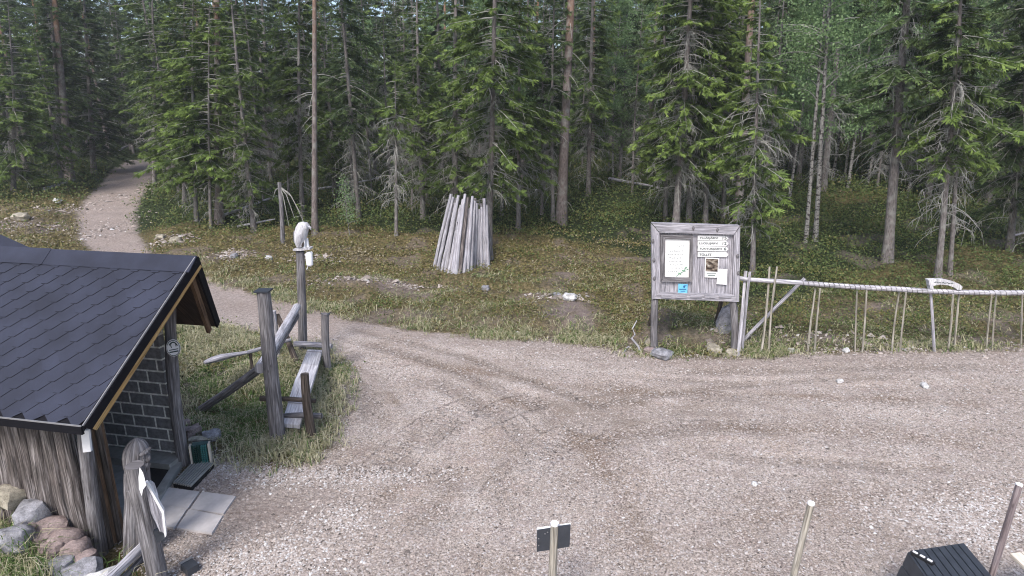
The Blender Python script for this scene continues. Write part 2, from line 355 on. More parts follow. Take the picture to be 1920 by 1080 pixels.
    def blob(s, c, r, rot=None, n=12, m=8, bumpy=.0, freq=2.0, seed=0, mi=0, angular=0):
        b = len(s.v); r = Vector(r) if not isinstance(r, (int, float)) else Vector((r, r, r)); c = Vector(c); Mx = rot or Matrix.Identity(3)
        for i in range(m + 1):
            ph = math.pi * i / m
            for k in range(n):
                th = 2 * math.pi * k / n; d = Vector((math.sin(ph) * math.cos(th), math.sin(ph) * math.sin(th), math.cos(ph)))
                q = 1 + bumpy * mnoise.noise(d * freq + Vector((seed * 7.3, seed * 1.7, 0))) * 2
                if angular: q *= 1 + angular * (max(abs(d.x), abs(d.y), abs(d.z)) ** -1 - 1.3)
                s.v.append(c + Mx @ Vector((d.x * r.x, d.y * r.y, d.z * r.z)) * q)
        for i in range(m):
            for k in range(n):
                k2 = (k + 1) % n; s.poly((b + i * n + k, b + (i + 1) * n + k, b + (i + 1) * n + k2, b + i * n + k2), [(k / n, i / m), (k / n, (i + 1) / m), ((k + 1) / n, (i + 1) / m), ((k + 1) / n, i / m)], mi)
        return s
    def build(s, name, mats, parent=None, smooth=True, loc=None):
        me = bpy.data.meshes.new(name)
        org = Vector(loc) if loc is not None else (wtr(parent) if parent else Vector((0, 0, 0)))
        me.from_pydata([tuple(v - org) for v in s.v], [], s.f); uvl = me.uv_layers.new(name='UVMap')
        uvl.data.foreach_set('uv', [c for f in s.uv for q in f for c in q])
        for m_ in (mats if isinstance(mats, (list, tuple)) else [mats]): me.materials.append(M[m_])
        me.polygons.foreach_set('material_index', s.mi)
        if smooth:
            me.polygons.foreach_set('use_smooth', [True] * len(me.polygons))
            try: me.set_sharp_from_angle(angle=R(42))
            except Exception: pass
        o = bpy.data.objects.new(name, me); COL.objects.link(o)
        if parent:
            o.parent = parent
        if loc is not None or not parent: o.location = org
        if loc is not None and parent: o.location = org - wtr(parent)
        return o
def npmesh(name, V, nper, m, tint=None, parent=None, loc=None, tris=None):
    """V (N*nper,3) consecutive polygons of nper verts, or explicit tris index array"""
    me = bpy.data.meshes.new(name); me.vertices.add(len(V)); me.vertices.foreach_set('co', np.ascontiguousarray(V, np.float32).ravel())
    if tris is None: idx = np.arange(len(V), dtype=np.int32); k = nper
    else: idx = np.ascontiguousarray(tris, np.int32).ravel(); k = nper
    nf = len(idx) // k; me.loops.add(len(idx)); me.loops.foreach_set('vertex_index', idx); me.polygons.add(nf)
    me.polygons.foreach_set('loop_start', np.arange(nf, dtype=np.int32) * k)
    try: me.polygons.foreach_set('loop_total', np.full(nf, k, np.int32))
    except Exception: pass
    if tint is not None:
        a = me.attributes.new('tint', 'FLOAT', 'POINT'); a.data.foreach_set('value', np.ascontiguousarray(tint, np.float32))
    me.materials.append(M[m]); me.update(calc_edges=True)
    o = bpy.data.objects.new(name, me); COL.objects.link(o)
    if parent: o.parent = parent
    if loc is not None: o.location = loc
    return o

# ------------------------------------------------------------------ ground sheet
TR = [  # ruts: pixel polyline, width, depth, tread, wetness
    ([(640, 612), (760, 640), (880, 672), (990, 712), (1100, 752), (1190, 790)], .2, .016, .0, .5),
    ([(660, 640), (780, 668), (890, 708), (1000, 752), (1075, 800)], .2, .016, .0, .4),
    ([(1080, 782), (1130, 758), (1220, 742), (1330, 728), (1500, 716), (1700, 706)], .2, .014, .0, .5),
    ([(1130, 700), (1250, 712), (1380, 718), (1560, 712)], .18, .012, .0, .4),
    ([(700, 900), (760, 840), (830, 785), (930, 745)], .45, .02, 1.0, .0),
    ([(820, 850), (870, 800), (950, 765), (1040, 740)], .4, .02, 1.0, .0),
    ([(900, 1000), (960, 900), (1040, 830), (1120, 790)], .4, .018, .8, .0),
    ([(640, 700), (700, 760), (720, 800), (690, 860)], .3, .02, .4, .25),
    ([(1240, 745), (1340, 742), (1460, 752), (1600, 768)], .3, .02, .4, .3),
    ([(1700, 880), (1770, 878), (1830, 890)], .16, .02, .0, .6),
    ([(760, 700), (860, 735), (960, 790), (1020, 850)], .3, .02, .5, .3),
    ([(1240, 700), (1400, 695), (1650, 690), (1880, 688)], .25, .015, .0, .35),
    ([(560, 905), (660, 880), (780, 880), (900, 900), (1000, 940)], .35, .015, .3, .35),
    ([(1080, 850), (1180, 815), (1300, 800), (1480, 800)], .3, .02, .6, .2),
    ([(700, 1000), (820, 960), (930, 950)], .3, .015, .4, .2),
    ([(1300, 850), (1420, 862), (1600, 870), (1750, 885)], .2, .015, .2, .25)]
LANES = [([(420, 545), (600, 625), (760, 690), (880, 790), (900, 930), (860, 1075)], .28, .8), ([(470, 575), (640, 650), (760, 740), (800, 860), (740, 1000), (640, 1075)], .22, .7), ([(440, 560), (640, 640), (860, 700), (1060, 800), (1180, 940), (1230, 1075)], .2, -.7),
 ([(620, 640), (820, 690), (1000, 740), (1200, 790), (1500, 850), (1900, 900)], .22, .6), ([(700, 640), (900, 660), (1150, 700), (1500, 720), (1900, 715)], .25, .6), ([(680, 660), (900, 700), (1150, 735), (1500, 745), (1900, 760)], .2, -.6),
 ([(640, 860), (760, 800), (900, 745), (1060, 715), (1300, 700)], .22, .7), ([(700, 930), (820, 850), (960, 790), (1150, 760), (1400, 745), (1900, 800)], .25, .7), ([(760, 1000), (900, 900), (1060, 830), (1300, 800), (1600, 810), (1900, 850)], .22, -.5),
 ([(1000, 1075), (1080, 960), (1250, 880), (1500, 850), (1900, 860)], .3, .5), ([(940, 1075), (960, 960), (1000, 860), (1060, 790), (1120, 740)], .25, .6), ([(1300, 1075), (1400, 980), (1600, 930), (1900, 930)], .3, -.35), ([(560, 640), (700, 700), (780, 790), (760, 900), (650, 1000)], .16, -.7)]
def soil_at(x, y):
    soil = np.zeros_like(x)
    for q, rx, ry, a in (((1065, 605), .9, 1.5, 1.0), ((1040, 540), .5, 1.8, .6), ((700, 545), 1.8, .55, .8), ((620, 530), 1.2, .5, .7), ((1340, 648), 2.2, .3, .6), ((60, 430), 2.2, 1.3, .8), ((30, 400), 1.6, .8, .7), ((760, 600), 2.4, .35, .7), ((930, 615), 1.6, .3, .6), ((1650, 645), 4, .35, .6), ((850, 560), 1.4, .3, .7), ((120, 400), 1.2, 1.2, .6), ((1640, 600), 3.5, .8, .4), ((440, 486), .8, .3, .8), ((1120, 500), 1.2, .5, .5)):
        c = G0(*q); soil = np.maximum(soil, a * np.exp(-(((x - c[0]) / rx) ** 2 + ((y - c[1]) / ry) ** 2)) * (.35 + 1.1 * vnoise(x * 2.5, y * 2.5, 15)))
    return np.clip(soil + .5 * sstep(.66, .8, vnoise(x * 1.1, y * 1.4, 16)) * (y < 26), 0, 1)
def make_ground():
    ys = [-40.0]
    while ys[-1] < 240:
        y = ys[-1]
        ys.append(y + (4 if y < 0 else .6 if y < 3.6 else .05 if y < 8 else .05 * (y / 8) ** 1.25 if y < 50 else .5 * (y / 50) ** 3))
    ys = np.array(ys); nx = 561; u = np.linspace(-1, 1, nx)
    X = u[None, :] * (np.maximum(ys, 3)[:, None] * .95 + 5); X = X + np.sign(u)[None, :] * np.maximum(0, np.abs(u)[None, :] - .985) * 9000
    Y = np.repeat(ys[:, None], nx, 1); x = X.ravel(); y = Y.ravel()
    sdv = ysd(x, y); z = T(x, y, sdv)
    wet = np.zeros_like(x); tread = np.zeros_like(x); along = np.zeros_like(x)
    for px, w, dp, td, wt in TR:
        P = np.array([G0(*q) for q in px]); d, al = pdist(P, x, y, False, True)
        L = al.max(); endf = sstep(0, .8, al) * (1 - sstep(L - .8, L, al)); nse = vnoise(x * 1.3, y * 1.3, 9); k = np.exp(-(d / (w * .75)) ** 2) * endf * (.45 + .8 * nse)
        z -= k * dp; z += np.exp(-((d - w * 1.3) / (w * .4)) ** 2) * dp * .7 * endf
        wet = np.maximum(wet, k * wt * sstep(.2, .65, nse + .25)); t_ = (d < w * .9) * td * endf * sstep(.3, .6, nse + .2); along = np.where(t_ > tread, al, along); tread = np.maximum(tread, t_)
    lane = np.zeros_like(x)
    for px, w, a in LANES:
        P = np.array([G0(*q) for q in px]); d, al = pdist(P, x, y, False, True); Lt = al.max(); ef = sstep(0, 1.2, al) * (1 - sstep(Lt - 1.2, Lt, al)); lane += a * ef * np.exp(-((d + .15 * (vnoise(x * 1.5, y * 1.5, 50) - .5)) / w) ** 2) * (.3 + 1.0 * vnoise(x * 1.2, y * 1.2, 51))
    lane = np.clip(lane, -1, 1)
    dmp = np.array(G0(1130, 768)); wet = np.maximum(wet, .75 * np.exp(-(((x - dmp[0]) / 1.9) ** 2 + ((y - dmp[1]) / .7) ** 2)) * vnoise(x * 2, y * 2, 12) * 1.6)
    MOSS = np.array([G0(*p) for p in [(285, 500), (262, 440), (300, 425), (420, 438), (560, 432), (720, 440), (860, 455), (1000, 455), (1100, 470), (1225, 500), (1235, 680), (400, 640)]])
    MOSS2 = np.array([G0(*p) for p in [(-400, 395), (0, 385), (80, 362), (165, 352), (150, 420), (190, 480), (-400, 520)]])
    MOSS3 = np.array([G0(*p) for p in [(1225, 560), (1500, 590), (1560, 520), (1800, 470), (1920, 440), (2300, 440), (2300, 665), (1225, 690)]])
    ms = np.zeros_like(x)
    for P, a in ((MOSS, 1), (MOSS2, 1), (MOSS3, .62)):
        d = pdist(P, x, y); d = np.where(inpoly(P, x, y), d, -d); ms = np.maximum(ms, a * sstep(-1.0, .8, d))
    ms = np.maximum(ms, .8 * (y < 11.5)); gl = G0(1600, 380); ms = np.maximum(ms, 1.0 * np.exp(-(((x - gl[0]) / 2.4) ** 2 + ((y - gl[1]) / 1.5) ** 2)))
    soil = soil_at(x, y)
    pathy = np.maximum(sstep(-.5, -4.0, x) * sstep(14, 17, y), 0); c = G0(480, 960)
    pathy = np.maximum(pathy, 1.1 * np.exp(-(((x - c[0]) / 1.7) ** 2 + ((y - c[1]) / .65) ** 2)))
    pathy = np.maximum(pathy, .7 * sstep(-.9, -.1, sdv) * (y > 11)); 
    nr = len(ys); i = np.arange((nr - 1) * (nx - 1)); r_ = i // (nx - 1); c_ = i % (nx - 1); a = r_ * nx + c_
    F = np.stack([a, a + 1, a + nx + 1, a + nx], 1)
    o = npmesh('ground', np.stack([x, y, z], 1), 4, 'ground', tris=F)
    for nm, v in (('sd', sdv), ('wet', wet), ('tread', tread), ('along', along), ('moss', ms), ('soil', np.clip(soil, 0, 1)), ('pathy', pathy), ('lane', lane)):
        at = o.data.attributes.new(nm, 'FLOAT', 'POINT'); at.data.foreach_set('value', np.clip(v, -50, 500).astype(np.float32))
    o.data.polygons.foreach_set('use_smooth', [True] * len(o.data.polygons)); tag(o, kind='structure'); return o
make_ground()

# ------------------------------------------------------------------ hut
N_ = Vector((-4.71, 6.04, 2.14)); R_ = Vector((-4.04, 7.59, 3.68)); F_ = Vector((-4.66, 9.14, 2.28))
A11 = R(11); LD = Vector((-math.cos(A11), math.sin(A11), 0)); GD = Vector((math.sin(A11), math.cos(A11), 0))
PN = Vector((-5.2, 6.57, 0)); PF = Vector((-5.31, 8.75, 0))
hut = empty('log_hut', PN, 'low hut with black hexagonal shingle roof, bark slab walls and dark block inner wall', 'hut')
def hut_roof():
    Ln = 5.5; mb = MB(); nrm = (R_ - N_).cross(LD).normalized(); nrm = nrm if nrm.z > 0 else -nrm
    # slab of near slope
    T_ = .07
    fr = [N_, R_, R_ + LD * Ln, N_ + LD * Ln]; dn = Vector((0, 0, -T_)); mb.prism(fr, [p + dn for p in fr], 0)
    roof = mb.build('roof', ['felt', 'soffit'], hut, smooth=False)
    # far slope, dark underside
    mb = MB(); fr = [R_, F_, F_ + LD * Ln, R_ + LD * Ln]; mb.prism([p + Vector((0, 0, .004)) for p in fr], [p + dn for p in fr], 0); mb.build('soffit', 'soffit', roof, smooth=False)
    # shingles on the near slope
    mb = MB(); sl = (N_ - R_); up0 = sl.normalized(); q = sl - LD * sl.dot(LD); dwn = q.normalized(); Lsl = q.length; w = .3; E = .128; skew = up0.dot(LD) / up0.dot(dwn)
    rows = int(Lsl / E) + 1
    for r in range(rows):
        for c in range(-2, int(Ln / w) + 2):
            s0 = (c + (.5 if r % 2 else 0)) * w; t0 = r * E
            pts = [(-w * .5, t0 - E * .9, .001), (w * .5, t0 - E * .9, .001), (w * .5, t0 + .004, .006), (w * .15, t0 + E, .015), (-w * .15, t0 + E, .015), (-w * .5, t0 + .004, .006)]
            P = []
            for (a, t, h) in pts:
                t = min(max(t, 0), Lsl); s = s0 + a; lim = skew * t
                s = max(s, lim + .01); P.append((s, t, h))
            if max(p[0] for p in P) - min(p[0] for p in P) < .03 or max(p[1] for p in P) - min(p[1] for p in P) < .03: continue
            if min(p[0] for p in P) > Ln: continue
            top = [R_ + LD * s + dwn * t + nrm * (h + .004) for s, t, h in P]; b = len(mb.v); n = len(top); bot = [p - nrm * .012 for p in top]
            mb.v += top + bot; mb.poly(tuple(range(b, b + n)), [(0, 0)] * n, 0)
            for i in range(n):
                j = (i + 1) % n; mb.poly((b + j, b + i, b + n + i, b + n + j), [(0, 0)] * 4, 1)  # black felt tab edges also paint in the shadow line below each shingle
    mb.build('shingles', ['shingle', 'felt'], roof, smooth=False)
    # ridge cap: bent strip
    mb = MB(); s = 0; k = 0
    while s < Ln:
        e = min(s + 1.0 if k else 2.2, Ln); h = .022 + .006 * (k % 2); wn = dwn * .23; fd = (F_ - R_).normalized() * .2
        a0, a1 = R_ + LD * (s - (.0 if k else .03)), R_ + LD * e
        for P in ([a0 + nrm * h + wn, a0 + Vector((0, 0, h * 1.3)), a1 + Vector((0, 0, h * 1.3)), a1 + nrm * h + wn],
                  [a0 + Vector((0, 0, h * 1.3)), a0 + fd + Vector((0, 0, h)), a1 + fd + Vector((0, 0, h)), a1 + Vector((0, 0, h * 1.3))]):
            mb.prism(P, [p - nrm * .014 for p in P], 0)
        s = e - .04; k += 1
        if e >= Ln: break
    mb.build('ridge_cap', ['shingle'], roof, smooth=False)
    out = -LD
    mb = MB(); mb.beam(N_ + nrm * .012 + out * .012, R_ + nrm * .012 + out * .012, .012, .02, nrm); mb.beam(N_ + nrm * .012 - GD * .01, N_ + LD * Ln + nrm * .012 - GD * .01, .012, .016); mb.build('drip_edge', 'metal_edge', roof)
    mb = MB(); mb.beam(N_ + out * .012 - nrm * .055, R_ + out * .012 - nrm * .055, .11, .03, out)
    mb.beam(F_ + out * .012 + Vector((0, 0, -.03)), R_ + out * .012 + Vector((0, 0, -.03)), .11, .03, out)
    mb.beam(N_ - GD * .01 - Vector((0, 0, .05)), N_ + LD * Ln - GD * .01 - Vector((0, 0, .05)), .03, .09); mb.build('fascia', 'felt', roof)
    mb = MB(); dz = Vector((0, 0, -1)); mb.beam(N_ + LD * .04 - nrm * .15 + GD * .04, R_ + LD * .04 - nrm * .15, .09, .05, out); mb.build('bargeboard', 'yellow_wood', roof)
    mb = MB(); n2 = (F_ - R_).cross(LD).normalized(); n2 = n2 if n2.z > 0 else -n2
    mb.beam(F_ + LD * .05 - n2 * .13 - GD * .05, R_ + LD * .05 - n2 * .13, .08, .05, out)
    mb.build('bargeboard', 'brown_wood', roof)
hut_roof()
# posts and walls
mb = MB(); mb.log(G(189, 1042) + Vector((0, 0, -.1)), AT(156, 795, 6.5), .085, .072, seed=3); mb.build('corner_post', 'grey_wood', hut)
mb = MB(); mb.log(PF + Vector((0, 0, -.1)), AT(318, 572, 8.75), .095, .085, seed=4); mb.build('corner_post', 'grey_wood', hut)
wl = 4.4
def slab_wall():
    mb = MB(); rs = random.Random(5); s = .16
    while s < wl:
        w = rs.uniform(.14, .24); p = PN + LD * (s + w / 2) + GD * .03; lean = rs.uniform(-.02, .05)
        mb.tube([p + Vector((lean, 0, -.1)), p + Vector((lean * .5, -.01, .8)), p + Vector((0, .02, 2.0))], [w * .55, w * .53, w * .5], 9, rough=.12, seed=rs.randint(1, 999)); s += w * .86
    mb.build('slab_wall', 'bark_slab', hut)
slab_wall()
def quadwall(name, p0, p1, z0, z1, m, t=.12, uvs=1):
    mb = MB(); p0, p1 = Vector(p0), Vector(p1); d = (p1 - p0); L = d.length; nrm = d.normalized().cross(Vector((0, 0, 1))) * t
    v = [p0 + Vector((0, 0, z0)), p1 + Vector((0, 0, z0)), p1 + Vector((0, 0, z1)), p0 + Vector((0, 0, z1))]; b = 0
    mb.v = v + [q - nrm for q in v]; uv = [(0, z0), (L, z0), (L, z1), (0, z1)]
    mb.poly((0, 1, 2, 3), uv); mb.poly((7, 6, 5, 4), [uv[3], uv[2], uv[1], uv[0]])
    for i in range(4):
        j = (i + 1) % 4; mb.poly((j, i, i + 4, j + 4), [uv[j], uv[i], (uv[i][0] + t, uv[i][1]), (uv[j][0] + t, uv[j][1])])
    return mb.build(name, m, hut, smooth=False)
quadwall('block_wall', PF + LD * wl + GD * .0, PF + LD * .1, .16, 2.75, 'block')
quadwall('back_wall', PN + LD * 2.6 + GD * .15, PN + LD * 2.6 + GD * 2.3, 0, 2.6, 'dark_wood')
mb = MB(); c = PF + LD * 1.9 - GD * .14; mb.box(c + Vector((0, 0, .08)), LD * 1.9, GD * .16, (0, 0, .09)); mb.build('footing', 'concrete', hut)
mb = MB(); a, b = G(336, 878), G(268, 985); a.z = b.z = .05; mb.beam(a, b, .12, .1); mb.build('threshold', 'concrete', hut)
mb = MB(); a = G(325, 890); b = G(270, 985); mb.prism([Vector((p.x, p.y, .045)) for p in (a, b, b + LD * 2.2, a + LD * 2.2)], [Vector((p.x, p.y, -.05)) for p in (a, b, b + LD * 2.2, a + LD * 2.2)]); mb.build('floor_slab', 'concrete', hut, smooth=False)
# open plank door standing beside the near post
mb = MB(); D0 = G(192, 1040); D1 = G(232, 1012)
vd = (D1 - D0).normalized(); vn = vd.cross(Vector((0, 0, 1)))
for i, (t, zt, m_) in enumerate(((.1, 1.25, 0), (.33, 1.62, 1), (.55, 1.7, 0), (.78, 1.78, 1), (.97, 1.86, 0))):
    p = D0.lerp(D1, t) + vn * .025 * (i % 2); p.z = .02; mb.box(p + Vector((0, 0, zt / 2)), vd * .036, vn * .02, (0, 0, zt / 2), m_)
dr = mb.build('door', ['brown_wood', 'dark_wood'], hut, smooth=False)
mb = MB(); p = D0.lerp(D1, .5); mb.beam(p + Vector((-.25, -.05, 1.72)), p + Vector((.1, .05, 1.78)), .2, .12); mb.beam(p + Vector((-.22, -.12, 1.83)), p + Vector((.07, .0, 1.86)), .12, .06); mb.build('lintel', 'dark_wood', hut)
mb = MB(); q = AT(156, 808, 6.42); mb.box(q + Vector((0, .02, -.14)), (.04, .01, 0), (0, .015, 0), (.012, 0, .14)); mb.build('trim_plate', 'white', hut)
# second roof behind
rw = empty('log_hut', (-9, 9.6, 0), 'dark hipped roof of the hut behind the shingle ridge', 'hut')
H1, H2 = Vector((-6.85, 9.05, 3.29)), Vector((-11.6, 10.6, 4.72)); f1, f2 = Vector((-7.0, 8.6, 3.0)), Vector((-12, 8.4, 2.9)); b1, b2 = Vector((-7.6, 10.3, 2.2)), Vector((-12.5, 12.6, 2.2))
mb = MB(); mb.prism([f1, H1, H2, f2], [p - Vector((0, 0, .08)) for p in (f1, H1, H2, f2)]); mb.prism([H1, b1, b2, H2], [p - Vector((0, 0, .08)) for p in (H1, b1, b2, H2)]); mb.build('roof', 'shingle', rw, smooth=False)
mb = MB(); w0, w1, w2, w3 = Vector((-7.6, 8.9, 0)), Vector((-8.0, 10.1, 0)), Vector((-12, 12.2, 0)), Vector((-12, 8.6, 0))
mb.prism([w0, w1, w2, w3], [p + Vector((0, 0, 2.25)) for p in (w0, w1, w2, w3)]); mb.build('wall', 'dark_wood', rw, smooth=False)
# oval sign on the far corner post
def font_mesh(name, txt, width, height, origin, xd, zd, m, parent, yoff=0):
    cu = bpy.data.curves.new(name, 'FONT'); cu.body = txt; cu.size = 1; cu.extrude = .004; cu.resolution_u = 3; cu.offset = .018
    ob = bpy.data.objects.new(name, cu); COL.objects.link(ob); bpy.context.view_layer.update()
    dg = bpy.context.evaluated_depsgraph_get(); me = bpy.data.meshes.new_from_object(ob.evaluated_get(dg)); bpy.data.objects.remove(ob)
    n = len(me.vertices); co = np.empty(n * 3, np.float32); me.vertices.foreach_get('co', co); co = co.reshape(-1, 3)
    mn, mx = co.min(0), co.max(0); nd_ = np.cross(np.array(xd), np.array(zd)); nd_ = nd_ / np.linalg.norm(nd_)
    xs = (co[:, 0] - mn[0]) / (mx[0] - mn[0]) * width; zs = (co[:, 1] - mn[1]) / (mx[1] - mn[1]) * height
    W_ = np.array(origin)[None] + xs[:, None] * np.array(xd)[None] + zs[:, None] * np.array(zd)[None] + (co[:, 2:3]) * .3 * nd_[None] + nd_[None] * yoff
    W_ = W_ - np.array(wtr(parent))[None]
    me.vertices.foreach_set('co', W_.astype(np.float32).ravel()); me.materials.clear(); me.materials.append(M[m]); me.update()
    o = bpy.data.objects.new(name, me); COL.objects.link(o); o.parent = parent; return o
osg = empty('oval_sign', AT(324, 652, 8.6), 'small white oval sign with dark emblem on the hut corner post', 'sign')
def oval():
    c = AT(325, 652, 8.6); xd = Vector((.85, .5, 0)).normalized(); nn = Vector((.5, -.85, 0)).normalized()
    def ring(r0, r1, off, m, name, n=28, a0=0, a1=2 * math.pi, ez=.135, ex=.095, ca=(0, 0)):
        mb = MB()
        for i in range(n):
            q = [a0 + (a1 - a0) * i / n, a0 + (a1 - a0) * (i + 1) / n]
            P = [c + xd * (ca[0] + math.cos(t) * ex * r) + Vector((0, 0, ca[1] + math.sin(t) * ez * r)) + nn * off for t, r in ((q[0], r0), (q[1], r0), (q[1], r1), (q[0], r1))]
            if r0 == 0: P = P[1:]
            mb.prism(P, [p - nn * .008 for p in P])
        mb.build(name, m, osg, smooth=False)
    ring(0, 1, .012, 'white', 'plate'); ring(.86, .93, .022, 'ink', 'border')
    ring(.3, .42, .022, 'ink', 'emblem', 16, -.5, 3.9, ca=(.005, .045)); ring(.55, .66, .022, 'ink', 'emblem', 12, .2, 2.6, ca=(0, .01))
    for dz in (-.025, -.06):
        mb = MB(); mb.beam(c + xd * -.06 + Vector((0, 0, dz)) + nn * .018, c + xd * .06 + Vector((0, 0, dz + .004)) + nn * .018, .006, .012 + .006 * (dz < -.03)); mb.build('lettering_bar', 'ink', osg)
oval()

# ------------------------------------------------------------------ paving, mats, brush
def flat_quad(name, px, z0, z1, m, label, cat, group=None, parent=None):
    P = [G(*q) for q in px]; c = sum(P, Vector()) / 4; mb = MB()
    mb.prism([Vector((p.x, p.y, z1)) for p in P], [Vector((p.x, p.y, z0)) for p in P]); o = mb.build(name, m, parent, smooth=False, loc=None if parent else (c.x, c.y, z0))
    if label: tag(o, label, cat, group)
    return o
pc = [[(292, 915), (378, 924), (446, 935)], [(284, 951), (354, 959), (421, 969)], [(276, 988), (329, 997), (400, 1008)]]
pl = ['paving slab farthest from the hut post, beside the ribbed mat', 'corner paving slab farthest out on the gravel by the ribbed mat', 'half hidden paving slab behind the signpost', 'nearest outer paving slab with open gravel on two sides']
gz = .0
for i in range(2):
    for j in range(2):
        q = [pc[i][j], pc[i][j + 1], pc[i + 1][j + 1], pc[i + 1][j]]; cx = sum(a for a, b in q) / 4; cy = sum(b for a, b in q) / 4
        q = [(cx + (a - cx) * .93, cy + (b - cy) * .93) for a, b in q]
        lab = ['inner paving slab beside the black doormat', pl[1], pl[2], pl[3]][i * 2 + j]
        flat_quad('paving_slab', q, -.04, .035, 'paver', 'grey ' + lab, 'paving slab', 'concrete paving slabs outside the hut')
flat_quad('doormat', [(262, 880), (326, 888), (284, 948), (240, 940)], .06, .075, 'rubber', 'black rubber doormat just inside the open gable of the hut', 'doormat')
def grate():
    P = [G(*q) for q in [(366, 872), (402, 878), (360, 921), (326, 916)]]; c = sum(P, Vector()) / 4; t = empty('ribbed_mat', (c.x, c.y, .0), 'dark ribbed boot grate on the gravel in front of the green brush', 'boot grate')
    mb = MB(); up = Vector((0, 0, .09)); mb.prism([Vector((p.x, p.y, .07)) for p in P], [Vector((p.x, p.y, .0)) for p in P]); mb.build('tray', 'rubber', t, smooth=False)
    mb = MB()
    for i in range(8):
        f = (i + .5) / 8; a = P[0].lerp(P[1], f); b = P[3].lerp(P[2], f); a.z = b.z = .085; mb.beam(a, b, .022, .03)
    mb.build('ribs', 'concrete', t)
grate()
def brush():
    p = G(381, 872); t = empty('boot_brush', p, 'dark green boot scraper brush with pale wooden edges beside the hut post', 'boot brush'); Y = p.y
    xd = Vector((.96, .28, 0)); yd = Vector((-.28, .96, 0)); c = p + Vector((0, 0, .2)); h = .19
    mb = MB(); mb.box(c, xd * .12, yd * .06, (0, 0, h)); mb.build('body', 'green_plastic', t)
    for s, m_ in ((-1, 'bare_wood'), (1, 'bare_wood')):
        mb = MB(); mb.box(c + xd * .135 * s - yd * .04, xd * .012, yd * .05, Vector((0, 0, h + .01))); mb.build('wooden_edge', m_, t)
    mb = MB()
    for i in range(11):
        for j in range(3):
            q = c + xd * (.03 + .03 * j) - yd * .06 + Vector((0, 0, -h + (i + .6) * 2 * h / 11)); mb.tube([q, q - yd * .045], [.013, .011], 5)
    mb.build('bristles', 'teal_plastic', t)
    mb = MB()
    for i in range(11):
        for j in range(3):
            q = c - xd * (.02 + .03 * j) - yd * .06 + Vector((0, 0, -h + (i + .6) * 2 * h / 11)); mb.tube([q, q - yd * .04], [.013, .011], 5)
    mb.build('bristles', 'green_plastic', t)
    mb = MB(); mb.tube([c + xd * .16 + Vector((0, 0, -h)), c + xd * .19 + Vector((0, 0, 0)), c + xd * .17 + Vector((0, 0, h + .03)), c - xd * .1 + Vector((0, 0, h + .05))], .008, 6); mb.build('handle', 'black', t)
brush()
def spot():
    p = G(358, 1072); t = empty('ground_lamp', p, 'small black box lamp lying on the gravel near the log rail', 'lamp'); a = R(-38); xd = Vector((math.cos(a), math.sin(a), 0)); yd = Vector((-math.sin(a), math.cos(a), 0))
    mb = MB(); mb.box(p + Vector((0, 0, .05)), xd * .085, yd * .07, (0, 0, .05)); mb.build('housing', 'charcoal', t); mb = MB(); mb.box(p - xd * .098 + Vector((0, 0, .06)), xd * .012, yd * .075, (0, 0, .055)); mb.build('rim', 'metal_edge', t)
spot()

# ------------------------------------------------------------------ boulders
def stone(p, r, m, label, group=None, seed=1, name='stone', sink=.35, flat=.75, cat='stone'):
    rs = random.Random(seed); e = Matrix.Rotation(rs.uniform(0, 6.28), 3, 'Z') @ Matrix.Rotation(rs.uniform(-.35, .35), 3, 'X')
    mb = MB(); rr = (r * rs.uniform(.9, 1.2), r * rs.uniform(.75, 1), r * flat * rs.uniform(.85, 1.1)); mb.blob(Vector(p) + Vector((0, 0, rr[2] * (1 - sink))), rr, e, 16, 11, .17, 1.7, seed, angular=.35)
    return tag(mb.build(name, m, None, loc=Vector(p)), label, cat, group)
BL = [(22, 930, .19, 'rock_tan', 'rounded tan boulder highest in the heap against the slab wall', 1.0), (60, 962, .23, 'rock_grey', 'large pale grey grooved boulder leaning on the slab wall', .95), (88, 1000, .23, 'rock_pink', 'tall pointed pinkish boulder in the middle of the heap', .9),
      (124, 1010, .18, 'rock_pink', 'flat pinkish boulder right of the pointed one', .55), (102, 1028, .16, 'rock_pink', 'small rosy boulder below the pointed one', .6), (142, 1030, .17, 'rock_pink', 'red layered block stone beside the corner post foot', .5),
      (155, 1050, .19, 'rock_pink', 'broad brown pink boulder at the foot of the corner post', .35), (118, 1062, .17, 'rock_grey', 'grey mossy stone low in the heap', .3), (150, 1086, .22, 'rock_grey', 'mottled grey boulder cut by the lower frame edge', .35),
      (188, 1092, .18, 'rock_white', 'pale blotched stone beside the log rail', .25), (50, 1000, .15, 'rock_pink', 'low flat stone half hidden in the grass', .35), (2, 905, .16, 'rock_tan', 'tan boulder cut by the side of the picture', 1.0),
      (30, 1010, .2, 'rock_grey', 'dark grey boulder buried in green tufts', .3)]
for i, (px, py, r, m_, lb, zz) in enumerate(BL):
    Y = 5.4 + (1092 - py) * .0052; Y = {0: 6.75, 1: 6.62, 2: 6.5, 3: 6.42, 4: 6.3, 5: 6.34, 6: 6.3, 7: 6.15, 8: 6.05, 9: 5.95, 10: 6.4, 11: 6.95, 12: 6.25}[i]
    c = AT(px, py, Y - .08); r *= .98
    mb = MB(); rs = random.Random(i + 40); e = Matrix.Rotation(rs.uniform(0, 6.28), 3, 'Z') @ Matrix.Rotation(rs.uniform(-.4, .4), 3, 'X')
    zc = max(c.z, r * .4); mb.blob((c.x, c.y, zc), (r * 1.08, r * .95, r * rs.uniform(.8, .95)), e, 11, 7, .2, 1.2, i + 3, angular=.35)
    tag(mb.build('boulder', m_, None, loc=(c.x, c.y, max(0, zc - r))), lb, 'boulder', 'boulders heaped against the slab wall')
